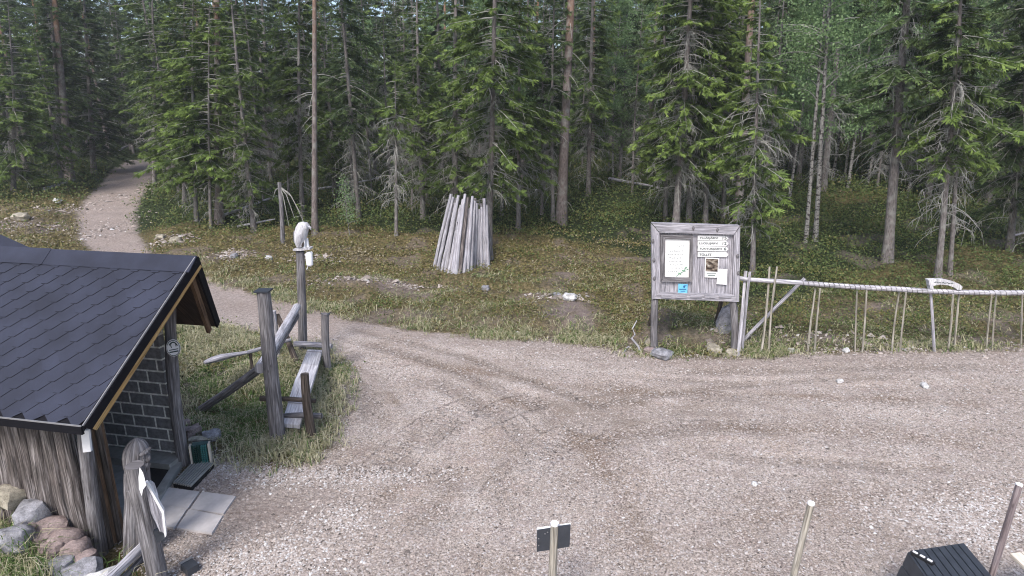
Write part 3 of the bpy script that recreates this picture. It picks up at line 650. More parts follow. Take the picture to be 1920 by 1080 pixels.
# earth bank under the boulders and grass at the hut corner
mb = MB(); P0 = PN - LD * .15 - GD * .12
prof = [(0, 0), (.3, .04), (.8, .2), (1.5, .5), (2.4, .75), (4.5, .85)]
v = []
for j, w_ in enumerate((0, .35, .8, 1.5)):
    for (s, h) in prof: q = P0 + LD * (s * .9 + .05) - GD * w_; v.append(Vector((q.x, q.y, max(-.05, h * (1 - w_ / 1.5) ** .7 - .05 + .06 * mnoise.noise(q * 3)))))
mb.v = v; nn_ = len(prof)
for j in range(3):
    for i in range(nn_ - 1): mb.poly((j * nn_ + i, j * nn_ + i + 1, (j + 1) * nn_ + i + 1, (j + 1) * nn_ + i)[::-1], [(0, 0)] * 4)
def mk_bank():
    m, n, p = mat('bank_soil'); oc = nd(n, 'TexCoord').outputs['Object']; a = noi(n, oc, 12, 6, .7); n.links.new(ramp(n, a, [(.3, (.03, .035, .02)), (.6, (.1, .1, .05)), (.8, (.22, .2, .12))]), p.inputs['Base Color']); bump(n, p, a, 1, .05); M['bank'] = m
mk_bank(); tag(mb.build('terrain', 'bank'), kind='structure')
for i, (px, py, r, m_, lb) in enumerate([(362, 818, .15, 'rock_pink', 'flat reddish stone behind the boot brush'), (398, 824, .14, 'rock_grey', 'rough grey stone between boot brush and straw grass'), (350, 800, .1, 'rock_pink', 'small dark red stone touching the hut corner post'), (372, 838, .15, 'rock_tan', 'broad tan stone directly behind the green brush'),
        (1218, 664, .16, 'rock_pink', 'small pink stone at the foot of the board post with twig'), (1241, 670, .24, 'rock_grey', 'flat grey stone at the foot of the notice board'), (1219, 650, .14, 'rock_tan', 'tan stone tucked behind the notice board post foot'), (1337, 660, .2, 'rock_tan', 'round cream stone alone under the notice board'), (1372, 666, .17, 'rock_tan', 'mottled stone against the notice board post next to the fence'),
        (971, 628, .07, 'rock_white', 'white pebble at the edge of moss and gravel'), (1068, 562, .2, 'rock_white', 'white stone in the mossy cut behind the gravel'), (1045, 557, .12, 'rock_grey', 'grey stone beside the white one in the mossy cut'), (910, 545, .13, 'rock_grey', 'flat grey stone in the dark crevice below the pole stack'),
        (1574, 718, .07, 'rock_white', 'white stone on open gravel in front of the fence'), (1733, 727, .08, 'rock_white', 'flat white stone on the gravel nearer the fence end'), (1414, 912, .05, 'rock_white', 'small white pebble on the gravel above the stakes'), (583, 480, .13, 'rock_white', 'white stone in moss behind the tall bird post'), (440, 484, .17, 'rock_grey', 'grey white stone in the moss near the hut ridge end'), (505, 488, .16, 'rock_white', 'pale stone in the moss between hut and tall post'), (108, 380, .22, 'rock_white', 'pale rock on the bank beside the forest path'), (40, 412, .32, 'rock_tan', 'flat pale rock in dry moss above the hut roof'), (330, 455, .24, 'rock_tan', 'pale mossy rock beside the path bend'), (302, 448, .2, 'rock_tan', 'upright pale rock on the path edge'), (1586, 661, .08, 'rock_white', 'pale stone among the fence stakes'), (1483, 661, .08, 'rock_white', 'small pale stone by the fence foot')]):
    stone(G(px, py), r, m_, lb, None, 100 + i, flat=.6 if r > .15 else .8)

# ------------------------------------------------------------------ statue, signpost, log rail
def statue():
    base = G(262, 1040); Y = base.y; top = AT(255, 822, Y); H = top.z; t = empty('carved_statue', base, 'grey carved wooden troll with hooded head and long hair by the hut entrance', 'statue')
    LX = top.x - base.x; mb = MB(); n = 40; prof = [(0, .17), (.1, .17), (.3, .155), (.5, .14), (.62, .145), (.72, .135), (.78, .14), (.86, .145), (.93, .125), (.98, .075), (1, .02)]
    zs = [i / 36 for i in range(37)]; b = len(mb.v)
    for zi in zs:
        r = float(np.interp(zi, [p[0] for p in prof], [p[1] for p in prof]))
        for k in range(n):
            th = 2 * math.pi * k / n; face = math.exp(-((th if th < math.pi else th - 2 * math.pi) / .55) ** 2)
            g = .07 * math.sin(th * 11 + 2.2 * mnoise.noise(Vector((zi * 3, th, 1)))) * (1 - face) + .03 * mnoise.noise(Vector((th * 2, zi * 14, 4)))
            if .745 < zi < .775: g -= .06
            if zi < .45: g += -.12 * (abs(math.sin(th * 1.5)) < .35) * (.45 - zi)
            mb.v.append(base + Vector((zi * LX + math.cos(th) * r * (1 + g), math.sin(th) * r * 1.0 * (1 + g), zi * H)))
    circ = 1.1
    for i in range(36):
        for k in range(n):
            k2 = (k + 1) % n; mb.poly((i * n + k, i * n + k2, (i + 1) * n + k2, (i + 1) * n + k), [(k / n * circ, zs[i] * H), ((k + 1) / n * circ, zs[i] * H), ((k + 1) / n * circ, zs[i + 1] * H), (k / n * circ, zs[i + 1] * H)])
    mb.poly(tuple(36 * n + k for k in range(n)), [(0, 0)] * n); body = mb.build('figure', 'grey_wood', t)
    mb = MB(); f = lambda x, y, z: base + Vector((x * .8 + z * LX, y * .8, z * H))
    mb.blob(f(.17, -.02, .845), (.05, .035, .06), None, 10, 8, .1); mb.blob(f(.15, -.02, .9), (.05, .1, .03), None, 10, 8, .1); mb.blob(f(.145, -.02, .785), (.045, .06, .07), None, 10, 8, .25, 4); mb.blob(f(.15, -.075, .86), .018); mb.blob(f(.155, .04, .86), .018)
    mb.build('face', 'grey_wood', t)
    mb = MB(); mb.tube([f(-.02, -.16, .62), f(.06, -.19, .5), f(.16, -.12, .45)], [.04, .035, .03], 10); mb.build('arm', 'grey_wood', t)
    mb = MB(); mb.tube([f(.02, .16, .62), f(.1, .18, .5), f(.17, .1, .45)], [.04, .035, .03], 10); mb.build('arm', 'grey_wood', t)
statue()
def signpost():
    base = G(300, 1105); Y = base.y; top = AT(252, 872, Y); t = empty('signpost', base, 'thick grey round post carrying a white plate and an arrow plank', 'signpost')
    mb = MB(); mb.log(base - Vector((0, 0, .1)), top, .11, .095, 14, seed=8); mb.build('post', 'grey_wood', t)
    def pl(name, px, Ys, th, m_):
        P = [AT(x, y, Y + d) for (x, y), d in zip(px, Ys)]; mb = MB(); mb.prism(P, [p + Vector((-.02, th, 0)) for p in P]); mb.build(name, m_, t, smooth=False)
    pl('white_plate', [(263, 878), (268, 886), (271, 896), (274, 910), (268, 918), (266, 930), (262, 918), (261, 898)], [-.14] * 8, .02, 'white')
    pl('arrow_plank', [(272, 908), (303, 962), (309, 1006), (304, 1006), (283, 962)], [-.08, -.02, .0, .02, -.06], .03, 'silver_wood')
    pl('arrow_plank_edge', [(272, 906), (276, 905), (307, 958), (312, 1004), (309, 1008), (303, 962)], [-.085, -.085, -.02, 0, 0, -.02], .05, 'white')
    pl('curved_plate', [(275, 906), (283, 903), (290, 908), (295, 922), (298, 940), (303, 955), (296, 948), (284, 926)], [.1, .12, .14, .16, .16, .1, .08, .08], .03, 'white_wood')
    pl('lower_block', [(288, 995), (309, 1001), (311, 1010), (296, 1018), (288, 1012)], [-.02, 0, 0, 0, 0], .06, 'charcoal')
signpost()
mb = MB(); a = AT(268, 1024, 6.3); b = AT(190, 1100, 5.5); mb.log(a, b, .055, .06, 12, bend=.01); a2, b2 = a + Vector((.02, .05, -.13)), b + Vector((.02, .05, -.14)); lr = empty('log_rail', (a.x, a.y, 0), 'pale split log rail fixed low to the thick signpost', 'rail')
mb.build('rail', 'pale_wood', lr); mb = MB(); mb.log(a2, b2, .04, .045, 10); mb.build('lower_rail', 'grey_wood', lr); mb = MB(); q = b.lerp(a, .3); mb.log((q.x, q.y, -.1), q, .05, .05); mb.build('leg', 'grey_wood', lr)

# ------------------------------------------------------------------ trestle with walkway plank, bird post
yA = G(522, 828).y; A0 = G(522, 828); A1 = AT(494, 546, yA)
B0 = G(568, 662); yB = B0.y; B1 = AT(563, 471, yB)
tr = empty('log_trestle', A0, 'weathered log trestle with thick leaning post and diagonal braces in the grass', 'log frame')
mb = MB(); mb.log(A0 - Vector((0, 0, .1)), A1, .135, .105, 14, seed=21, bend=.006); po = mb.build('post', 'grey_wood', tr)
mb = MB(); mb.box(A1 + Vector((0, 0, .012)), (.118, 0, 0), (0, .11, 0), (0, 0, .012)); mb.build('cap', 'charcoal', po)
mb = MB(); q = G(370, 770); mb.log(q - Vector((0, 0, .05)), AT(497, 683, yA + .28), .075, .08, seed=22, bend=.006); mb.build('brace', 'grey_wood', tr)
mb = MB(); mb.log(AT(487, 691, yA + .2), AT(557, 575, yB - .35), .095, .085, 13, seed=23, bend=.005); mb.build('crossbeam', 'pale_wood', tr)
mb = MB(); mb.log(AT(500, 684, yA + .5), AT(556, 592, yB - .3), .075, .07, 13, seed=29, bend=.005); mb.build('crossbeam', 'grey_wood', tr)
q = G(520, 672); mb = MB(); mb.log(q, AT(512, 583, q.y), .06, .055, seed=24); mb.build('upright', 'pale_wood', tr)
q = G(560, 690); mb = MB(); mb.log(q, AT(519, 590, q.y + .5), .065, .06, seed=25); mb.build('brace', 'dark_wood', tr)
mb = MB(); a, b = AT(383, 680, 11.0), AT(545, 638, 12.4)
pts = [a.lerp(b, t_) + Vector((0, 0, .02 * math.sin(t_ * 9))) for t_ in np.linspace(0, 1, 12)]
mb.tube(pts[:6], [.03, .06, .065, .05, .04, .035], 10, sx=1.5); mb.tube(pts[5:], [.035, .04, .04, .04, .04, .04, .035], 10); mb.build('carved_arm', 'silver_wood', tr)
mb = MB(); q = a.lerp(b, .5); mb.log((q.x, q.y, -.05), q, .035, .03); mb.build('prop', 'dark_wood', tr)
bp = empty('bird_post', B0, 'tall grey post with a small white shelf on top behind the plank walkway', 'post')
mb = MB(); mb.log(B0 - Vector((0, 0, .1)), B1, .1, .095, 13, seed=26, bend=.005); mb.build('post', 'grey_wood', bp)
mb = MB(); c = AT(568, 468, yB); P = [c + Vector(v_) for v_ in ((-.18, -.13, 0), (-.02, -.15, 0), (.19, -.1, .02), (.2, .1, .02), (-.12, .14, 0))]; mb.prism([p + Vector((0, 0, .04)) for p in P], P); mb.build('shelf', 'white_wood', bp, smooth=False)
def lantern():
    c = AT(580, 486, yB - .02); t = empty('hanging_lantern', c, 'white cylindrical lantern bracketed to the side of the bird post', 'lantern')
    mb = MB(); mb.tube([c + Vector((0, 0, -.17)), c + Vector((0, 0, -.13)), c + Vector((0, 0, .13)), c + Vector((0, 0, .17))], [.03, .075, .08, .05], 16, rough=0); mb.build('shade', 'white', t)
    mb = MB(); mb.tube([c + Vector((-.14, 0, .1)), c + Vector((-.05, 0, .1))], .015, 6, rough=0); mb.build('bracket', 'white', t); mb = MB(); mb.tube([c + Vector((-.05, 0, -.17)), c + Vector((-.08, 0, -.24))], .012, 6, rough=0); mb.build('strap', 'white', t)
lantern()
def owl():
    c = AT(570, 467, yB); o = Vector((c.x, c.y, c.z + .04)); t = empty('carved_bird', o, 'white carved bird figure with hooked beak standing on top of the tall post', 'carving'); k = .0118
    f = lambda dx, dy, dz: o + Vector((dx, dy, dz))
    mb = MB(); mb.tube([f(-.06, 0, .02), f(-.07, 0, .14), f(-.045, 0, .28), f(.0, 0, .42), f(.04, 0, .52), f(.055, 0, .57)], [.1, .135, .15, .145, .115, .04], 18, sx=1.0, rough=.05); mb.blob(f(.05, 0, .46), (.125, .12, .12), None, 14, 10, .08)
    mb.build('body', 'white_wood', t)
    mb = MB(); mb.tube([f(.13, 0, .47), f(.19, 0, .44), f(.195, 0, .4)], [.05, .03, .01], 8, rough=0); mb.build('beak', 'white_wood', t)
    mb = MB(); mb.blob(f(-.03, -.12, .24), (.06, .03, .19), Matrix.Rotation(R(14), 3, 'Y'), 12, 8, .05); mb.build('wing', 'pale_wood', t); mb = MB(); mb.blob(f(-.03, .12, .24), (.06, .03, .19), Matrix.Rotation(R(14), 3, 'Y'), 12, 8, .05); mb.build('wing', 'pale_wood', t)
    mb = MB(); mb.tube([f(-.13, 0, .02), f(-.185, 0, .16), f(-.165, 0, .34), f(-.08, 0, .5), f(-.02, 0, .57)], [.02, .04, .04, .035, .012], 8, sx=1.6); mb.build('back_shade_strip', 'grey_wood', t)  # grey strip added for the dark shadow fringe along the back
    mb = MB(); mb.blob(f(.12, -.075, .47), .014, None, 8, 6); mb.build('eye', 'black', t); mb = MB(); mb.blob(f(.12, .075, .47), .014, None, 8, 6); mb.build('eye', 'black', t)
    for q0, q1 in ((f(.02, -.04, .0), f(.04, -.05, .2)), (f(.08, .03, .0), f(.07, .04, .2))): mb = MB(); mb.tube([q0, q1], [.04, .035], 8); mb.build('leg', 'white', t)
    mb = MB(); mb.blob(f(.005, -.09, .1), (.04, .02, .08)); mb.build('hollow_shade', 'dark_wood', t)  # dark blob on the body stands in for the shade of a hollow
owl()
def walkway():
    g0 = G(616, 698); h0 = G(588, 826); t = empty('plank_walkway', h0, 'pale sloping plank resting on crossbars between short posts', 'plank ramp')
    yg, yh = g0.y, h0.y
    mb = MB(); mb.log(g0 - Vector((0, 0, .1)), AT(610, 588, yg), .085, .08, 11, seed=31); mb.build('post', 'grey_wood', t)
    mb = MB(); tp = AT(610, 588, yg); mb.prism([tp + Vector(v_) for v_ in ((-.09, -.08, .02), (.07, -.08, -.03), (.13, -.06, .05), (.0, 0, -.02))], [tp + Vector(v_) + Vector((0, .15, 0)) for v_ in ((-.09, -.08, .0), (.07, -.08, -.05), (.13, -.06, .03), (.0, 0, -.04))]); mb.build('post_cap', 'charcoal', t)
    mb = MB(); mb.log(h0 - Vector((0, 0, .1)), AT(571, 701, yh), .08, .07, 11, seed=32); mb.build('post', 'dark_wood', t)
    yb = yB - .25
    mb = MB(); mb.log(AT(552, 645, yb), AT(622, 649, yb - .1), .065, .06, seed=33); mb.build('crossbar', 'silver_wood', t)
    mb = MB(); mb.log(AT(555, 669, yb - .1), AT(624, 674, yb - .2), .06, .06, seed=34); mb.build('crossbar', 'grey_wood', t)
    mb = MB(); mb.log(AT(488, 747, yh + .16), AT(592, 752, yh + .16), .05, .035, seed=35); mb.build('crossbar', 'dark_wood', t)
    mb = MB(); mb.log(AT(520, 782, yh + .3), AT(603, 780, yh + .22), .055, .05, seed=36); mb.build('crossbar', 'grey_wood', t)
    P = [AT(528, 793, yh + .12), AT(562, 797, yh + .1), AT(578, 742, yh + .75), AT(603, 660, yb - .12), AT(578, 655, yb - .1), AT(552, 715, yh + 1.1)]
    mb = MB(); dn = Vector((0, 0, -.07)); b = 0; mb.v = [p for p in P] + [p + dn for p in P]
    # split into stations for curved plank
    L_ = [AT(528, 794, yh + .12), AT(537, 765, yh + .45), AT(552, 715, yh + 1.1), AT(566, 682, yh + 1.75), AT(577, 655, yb - .1)]
    R2 = [AT(562, 797, yh + .1), AT(570, 768, yh + .42), AT(586, 718, yh + 1.05), AT(596, 686, yh + 1.7), AT(604, 656, yb - .12)]
    mb = MB(); 
    for p, q in zip(L_, R2): mb.v += [p, q, q + dn, p + dn]
    for i in range(4):
        for k in range(4):
            k2 = (k + 1) % 4; u0 = k * .1; mb.poly((i * 4 + k, i * 4 + k2, i * 4 + 4 + k2, i * 4 + 4 + k), [(u0, i * .7), (u0 + .3, i * .7), (u0 + .3, i * .7 + .7), (u0, i * .7 + .7)])
    mb.poly((3, 2, 1, 0), [(0, 0), (.3, 0), (.3, .05), (0, .05)]); mb.poly((16, 17, 18, 19), [(0, 0), (.3, 0), (.3, .05), (0, .05)])
    mb.build('plank', 'bleached_wood', t, smooth=False)
    for f_ in (.3, .95):
        mb = MB()
        i = min(3, int(f_ * 4)); fr = f_ * 4 - i; a = L_[i].lerp(L_[i + 1], fr) + Vector((0, 0, .012)); b = R2[i].lerp(R2[i + 1], fr) + Vector((0, 0, .012)); mb.beam(a, b, .035, .018); mb.build('cleat', 'silver_wood', t)
walkway()

# ------------------------------------------------------------------ cone of grey poles
def cone():
    c = G(868, 497); c = c + Vector((0, .75, 0)); cz = tz(c.x, c.y); t = empty('pole_stack', Vector((c.x, c.y, cz)), 'silver grey poles stacked upright in a leaning cone on the moss', 'pole stack')
    s = c.y / FPX / .97; tops = [(846, 364), (853, 368), (868, 363), (873, 374), (885, 364), (889, 388), (896, 368), (902, 378), (909, 381), (912, 390)]
    n = 16
    for i in range(n):
        f = i / (n - 1) + .004 * math.sin(i * 5); bx = 814 + 102 * f; by = 497 + 14 * math.sin(math.pi * min(1, f * 1.15 + .1)) + 6 * f; tx = 846 + 66 * f; ty = (364, 369, 381, 366, 385, 374, 364, 371, 390, 368, 377, 381, 392, 388, 372, 384)[i]
        b = G(bx, by); top = AT(tx, ty, c.y - .35 - .25 * math.sin(math.pi * f)); mb = MB(); mb.log(b - Vector((0, 0, .08)), top, .07, .047, 9, seed=200 + i, bend=.008, rough=.1); mb.build('pole', 'pole_wood' if i not in (7,) else 'bark_slab', t)
    for i in range(11):
        f = (i + .5) / 11; an = math.pi * f; b = Vector((c.x + .95 * math.cos(an), c.y + .9 * math.sin(an) * .8, 0)); b.z = tz(b.x, b.y); top = AT(848 + 62 * (1 - f), 372 + 10 * (i % 3), c.y + .2 + .3 * math.sin(an)); mb = MB(); mb.log(b, top, .09, .055, 7, seed=230 + i); mb.build('pole', 'grey_wood', t)
cone()

# ------------------------------------------------------------------ notice board
def board():
    a = G(1228, 652); b = G(1376, 664); yb = (a.y + b.y) / 2; a = AT(1228, 652, yb + .06); b = AT(1377, 664, yb - .06)
    a.z = tz(a.x, a.y); b.z = tz(b.x, b.y); xd = Vector((b.x - a.x, b.y - a.y, 0)).normalized(); zd = Vector((0, 0, 1)); nn = xd.cross(zd)   # towards the camera
    if nn.y > 0: nn = -nn
    O = Vector((a.x, a.y, 0)); t = empty('notice_board', a, 'grey log framed notice board on two posts with white papers and arrow signs', 'notice board')
    def P(px, py, off=0.0):
        d = Vector(ray(px, py)); cpos = Vector((0, 0, CH)); o2 = O + nn * off; k = (o2 - cpos).dot(nn) / d.dot(nn); return cpos + d * k
    def slab(name, px, off, th, m_, parent=t):
        F = [P(x, y, off) for x, y in px]; mb = MB(); mb.prism(F, [p - nn * th for p in F]); return mb.build(name, m_, parent, smooth=False)
    def stick(name, p0, p1, off, w, th, m_, round_=False, parent=t):
        mb = MB(); q0, q1 = P(*p0, off), P(*p1, off)
        if round_: mb.log(q0, q1, w / 2, w / 2, 10, seed=int(p0[0]))
        else: mb.beam(q0, q1, w, th, nn)
        return mb.build(name, m_, parent)
    mb = MB(); mb.log(a - zd * .15, P(1228, 560, -.02), .085, .08, 10, seed=51); mb.build('post', 'grey_wood', t)
    mb = MB(); mb.log(b - zd * .15, P(1374, 560, -.02), .085, .08, 10, seed=52); mb.build('post', 'grey_wood', t)
    mb = MB(); mb.log(b + Vector((-.1, 1.3, -.1)), P(1368, 500, -.15), .06, .05, 8, seed=53); mb.build('brace', 'dark_wood', t)
    mb = MB(); mb.log(a + Vector((.1, 1.3, -.1)), P(1235, 500, -.15), .06, .05, 8, seed=54); mb.build('brace', 'dark_wood', t)
    # plank backing
    mb = MB()
    for i in range(9):
        x0 = 1233 + (1376 - 1233) * i / 9; x1 = 1233 + (1376 - 1233) * (i + 1) / 9 - .5
        F = [P(x0, 434, .0), P(x1, 434, .0), P(x1, 556, .0), P(x0, 556, .0)]; b0 = len(mb.v); th = .03 + .006 * (i % 2)
        F = [p + nn * .004 * (i % 3) for p in F]; mb.v += F + [p - nn * th for p in F]; w_ = .22; u0 = i * .37
        for f_ in ((0, 1, 2, 3), (7, 6, 5, 4), (1, 0, 4, 5), (2, 1, 5, 6), (3, 2, 6, 7), (0, 3, 7, 4)): mb.poly(tuple(b0 + q for q in f_), [(u0 + (w_ if q % 4 in (1, 2) else 0), 1.6 if q % 4 < 2 else 0) for q in f_])
    mb.build('plank_panel', 'silver_wood', t, smooth=False)
    def wedge(name, pts, off, th, m_, longv=True):
        F = [P(x, y, off) for x, y in pts]; mb = MB(); bk = [p - nn * th for p in F]; ctr = sum(F, Vector()) / 4
        b0 = 0; mb.v = F + bk; L_ = max((F[1] - F[0]).length, (F[2] - F[1]).length)
        ax = (F[1] - F[0]).normalized() if (F[1] - F[0]).length > (F[2] - F[1]).length else (F[2] - F[1]).normalized(); cr = ax.cross(nn)
        uvf = lambda p: ((p - ctr).dot(cr) + (p - ctr).dot(nn), (p - ctr).dot(ax))
        for f_ in ((0, 1, 2, 3), (7, 6, 5, 4), (1, 0, 4, 5), (2, 1, 5, 6), (3, 2, 6, 7), (0, 3, 7, 4)): mb.poly(f_, [uvf(mb.v[q]) for q in f_])
        return mb.build(name, m_, t, smooth=False)
    wedge('frame_log', [(1222, 418), (1387, 423), (1376, 440), (1237, 436)], .1, .14, 'silver_wood')
    wedge('frame_log', [(1221.5, 419.5), (1236.5, 437), (1238, 549), (1223, 562)], .085, .12, 'silver_wood')
    wedge('frame_log', [(1388, 424.5), (1386, 566), (1374, 552), (1376.5, 441)], .085, .12, 'silver_wood')
    wedge('frame_log', [(1224, 560), (1236, 549), (1376, 553), (1386, 566)], .1, .15, 'silver_wood')
    mb = MB()
    for k_, (px, py) in enumerate(((1224, 452), (1226, 488), (1227, 522), (1383, 480), (1384, 512), (1300, 428), (1345, 431))): mb.blob(P(px, py, .09), (.035, .03, .05), None, 8, 6, .1)
    mb.build('knots', 'grey_wood', t)
    mb = MB(); x = 1240
    while x < 1370: mb.beam(P(x, 556, .115), P(min(x + random.uniform(16, 26), 1374), 556.6, .115), .05, .03, nn); x += 27
    mb.build('ledge_strip', 'silver_wood', t)
    # glazed notice case
    cs = bpy.data.objects.new('notice_case', None); COL.objects.link(cs); cs.parent = t; cs.location = (0, 0, 0)
    fr = [(1239, 440), (1300, 442), (1298, 529), (1240, 528)]; ins = [(1247, 447.5), (1294, 449), (1292, 521), (1246, 519.5)]
    for i in range(4):
        j = (i + 1) % 4; F = [P(*fr[i], .075), P(*fr[j], .075), P(*ins[j], .06), P(*ins[i], .06)]; mb = MB(); mb.v = F + [p - nn * .06 for p in F]; ctr = F[0]; ax = (F[1] - F[0]).normalized(); cr = ax.cross(nn)
        for f_ in ((0, 1, 2, 3), (7, 6, 5, 4), (1, 0, 4, 5), (2, 1, 5, 6), (3, 2, 6, 7), (0, 3, 7, 4)): mb.poly(f_, [((mb.v[q] - ctr).dot(cr), (mb.v[q] - ctr).dot(ax)) for q in f_])
        o = mb.build('case_frame', 'grey_wood', None, smooth=False); o.parent = t; o.data.transform(Matrix.Translation(-Vector(t.location)))
    bpy.data.objects.remove(cs)
    pap = slab('notice_sheet', [(1247.5, 448), (1293.5, 449.5), (1291.5, 520.5), (1246.5, 519)], .02, .01, 'paper')
    rs = random.Random(3); mb = MB()
    def dash(mb, x, y, w, h, off, dy=0): F = [P(x, y, off), P(x + w, y + dy, off), P(x + w, y + dy + h, off), P(x, y + h, off)]; mb.prism(F, [p - nn * .002 for p in F])
    for row, (x0, x1) in enumerate(((1258, 1284), (1256, 1283), (1252, 1284), (1252, 1278), (1254, 1276), (1256, 1280), (1255, 1283), (1252, 1270))):
        y = 461 + row * 6.4 + (3 if row else 0); x = x0
        while x < x1:
            w = rs.uniform(.8, 3.0); dash(mb, x, y + rs.uniform(-.5, .5), w, rs.uniform(.5, 1.0), .0235, rs.uniform(-.6, .6))
            if rs.random() < .6: dash(mb, x + w * .4, y - 1.0, .5, 2.2, .0235)
            x += w + rs.uniform(.6, 1.8)
    mb.build('handwriting', 'faint_ink', pap); 
    mb = MB(); q = [P(1268, 518, .026), P(1274, 513, .026), P(1281, 509, .026), P(1288, 500, .026)]; mb.tube(q, .008, 5)
    for (x, y) in ((1273, 512), (1276, 514), (1280, 507), (1284, 508), (1286, 502), (1289, 505)): mb.blob(P(x, y, .026), (.022, .004, .015), None, 7, 5)
    mb.build('plant_drawing', 'green_ink', pap)
    for o_ in [c_ for c_ in pap.children]: pass
    # four arrow signs
    for i, (y0, txt, num) in enumerate(((441.5, 'YLLÄSJÄRVI', '15'), (451.6, 'LUOSUJÄRVI', '12'), (461.8, 'TUNTURIJÄRVI', '6'), (472.4, 'TÖLLET', ''))):
        s_ = slab('arrow_sign', [(1308.5, y0), (1362, y0 + .6), (1366, y0 + 5.2), (1362, y0 + 9.6), (1308, y0 + 9.2)], .04, .02, 'paper')
        w0 = P(1311, y0 + 7.4, .041); w1 = P(1346 if i < 2 else 1353 if i == 2 else 1334, y0 + 7.4, .041); hh = (P(1311, y0 + 1.8, .041) - w0).length
        f = font_mesh('lettering', txt, (w1 - w0).length, hh, w0, xd, zd, 'ink', t, .003)
        if num: q0 = P(1357 if i == 2 else 1354.5, y0 + 7.6, .041); font_mesh('lettering', num, .055 if i == 2 else .09, hh, q0, xd, zd, 'ink', t, .003)
    # photograph leaflet, blank sheet, blue sticker
    lf = slab('leaflet', [(1322, 483), (1348, 484), (1346, 521), (1321, 520)], .035, .01, 'paper')
    m, n, p = mat('photo_print'); oc = nd(n, 'TexCoord').outputs['Object']; nv = noi(n, mapping(n, oc, (9, 9, 16)), 1, 3); n.links.new(ramp(n, nv, [(.38, (.02, .015, .012)), (.5, (.12, .09, .07)), (.62, (.25, .22, .18)), (.72, (.5, .49, .45))]), p.inputs['Base Color']); M['photo_print'] = m
    slab('photo', [(1324, 485), (1346.5, 486), (1345.5, 509.5), (1323, 508.5)], .04, .004, 'photo_print')
    mb = MB(); dash(mb, 1325, 512, 18, 1.2, .0385); dash(mb, 1327, 515, 14, 2.6, .0385); mb.build('leaflet_text', 'faint_ink', t)
    slab('blank_sheet', [(1346, 504), (1364, 505), (1362.5, 534), (1343.5, 532.5)], .05, .006, 'white')
    slab('blue_sticker', [(1272, 532), (1289.5, 533), (1288.5, 551.5), (1271, 550.5)], .04, .006, 'blue')
    mb = MB(); dash(mb, 1273.5, 541.5, 13, 1.8, .0425); dash(mb, 1276, 545.5, 9, 1.2, .0425); mb.blob(P(1283, 537.5, .042), (.025, .004, .035), None, 8, 6); mb.blob(P(1286, 535.5, .042), (.014, .004, .014), None, 8, 6); mb.build('sticker_mark', 'navy', t)
    return P
board()
def twig(name, pts, r, label, m_='twig_wood'):
    b = pts[0]; mb = MB(); mb.tube(pts, [r * (1 - .6 * i / (len(pts) - 1)) for i in range(len(pts))], 6, rough=.1); return tag(mb.build(name, m_, None, loc=b), label, 'stick')
g_ = G(1201, 660); twig('crooked_stick', [g_, AT(1196, 648, g_.y), AT(1184, 634, g_.y), AT(1191, 628, g_.y), AT(1186, 616, g_.y + .1), AT(1194, 601, g_.y + .1)], .03, 'pale zigzag stick standing beside the notice board post', 'pale_wood')
g_ = G(1168, 664); twig('crooked_stick', [g_ + Vector((0, 0, .02)), G(1178, 655, .06), G(1184, 656, .04)], .02, 'short pale stick on the gravel edge near the notice board', 'pale_wood')
def rock_slab():
    g_ = G(1366, 640); mb = MB(); mb.blob(g_ + Vector((-.03, .25, .35)), (.25, .1, .55), Matrix.Rotation(.25, 3, 'Y'), 14, 10, .15, 2, 5, angular=.3); tag(mb.build('upright_stone', 'rock_grey', None, loc=g_), 'dark slab stone standing behind the notice board post by the fence', 'stone')
rock_slab()

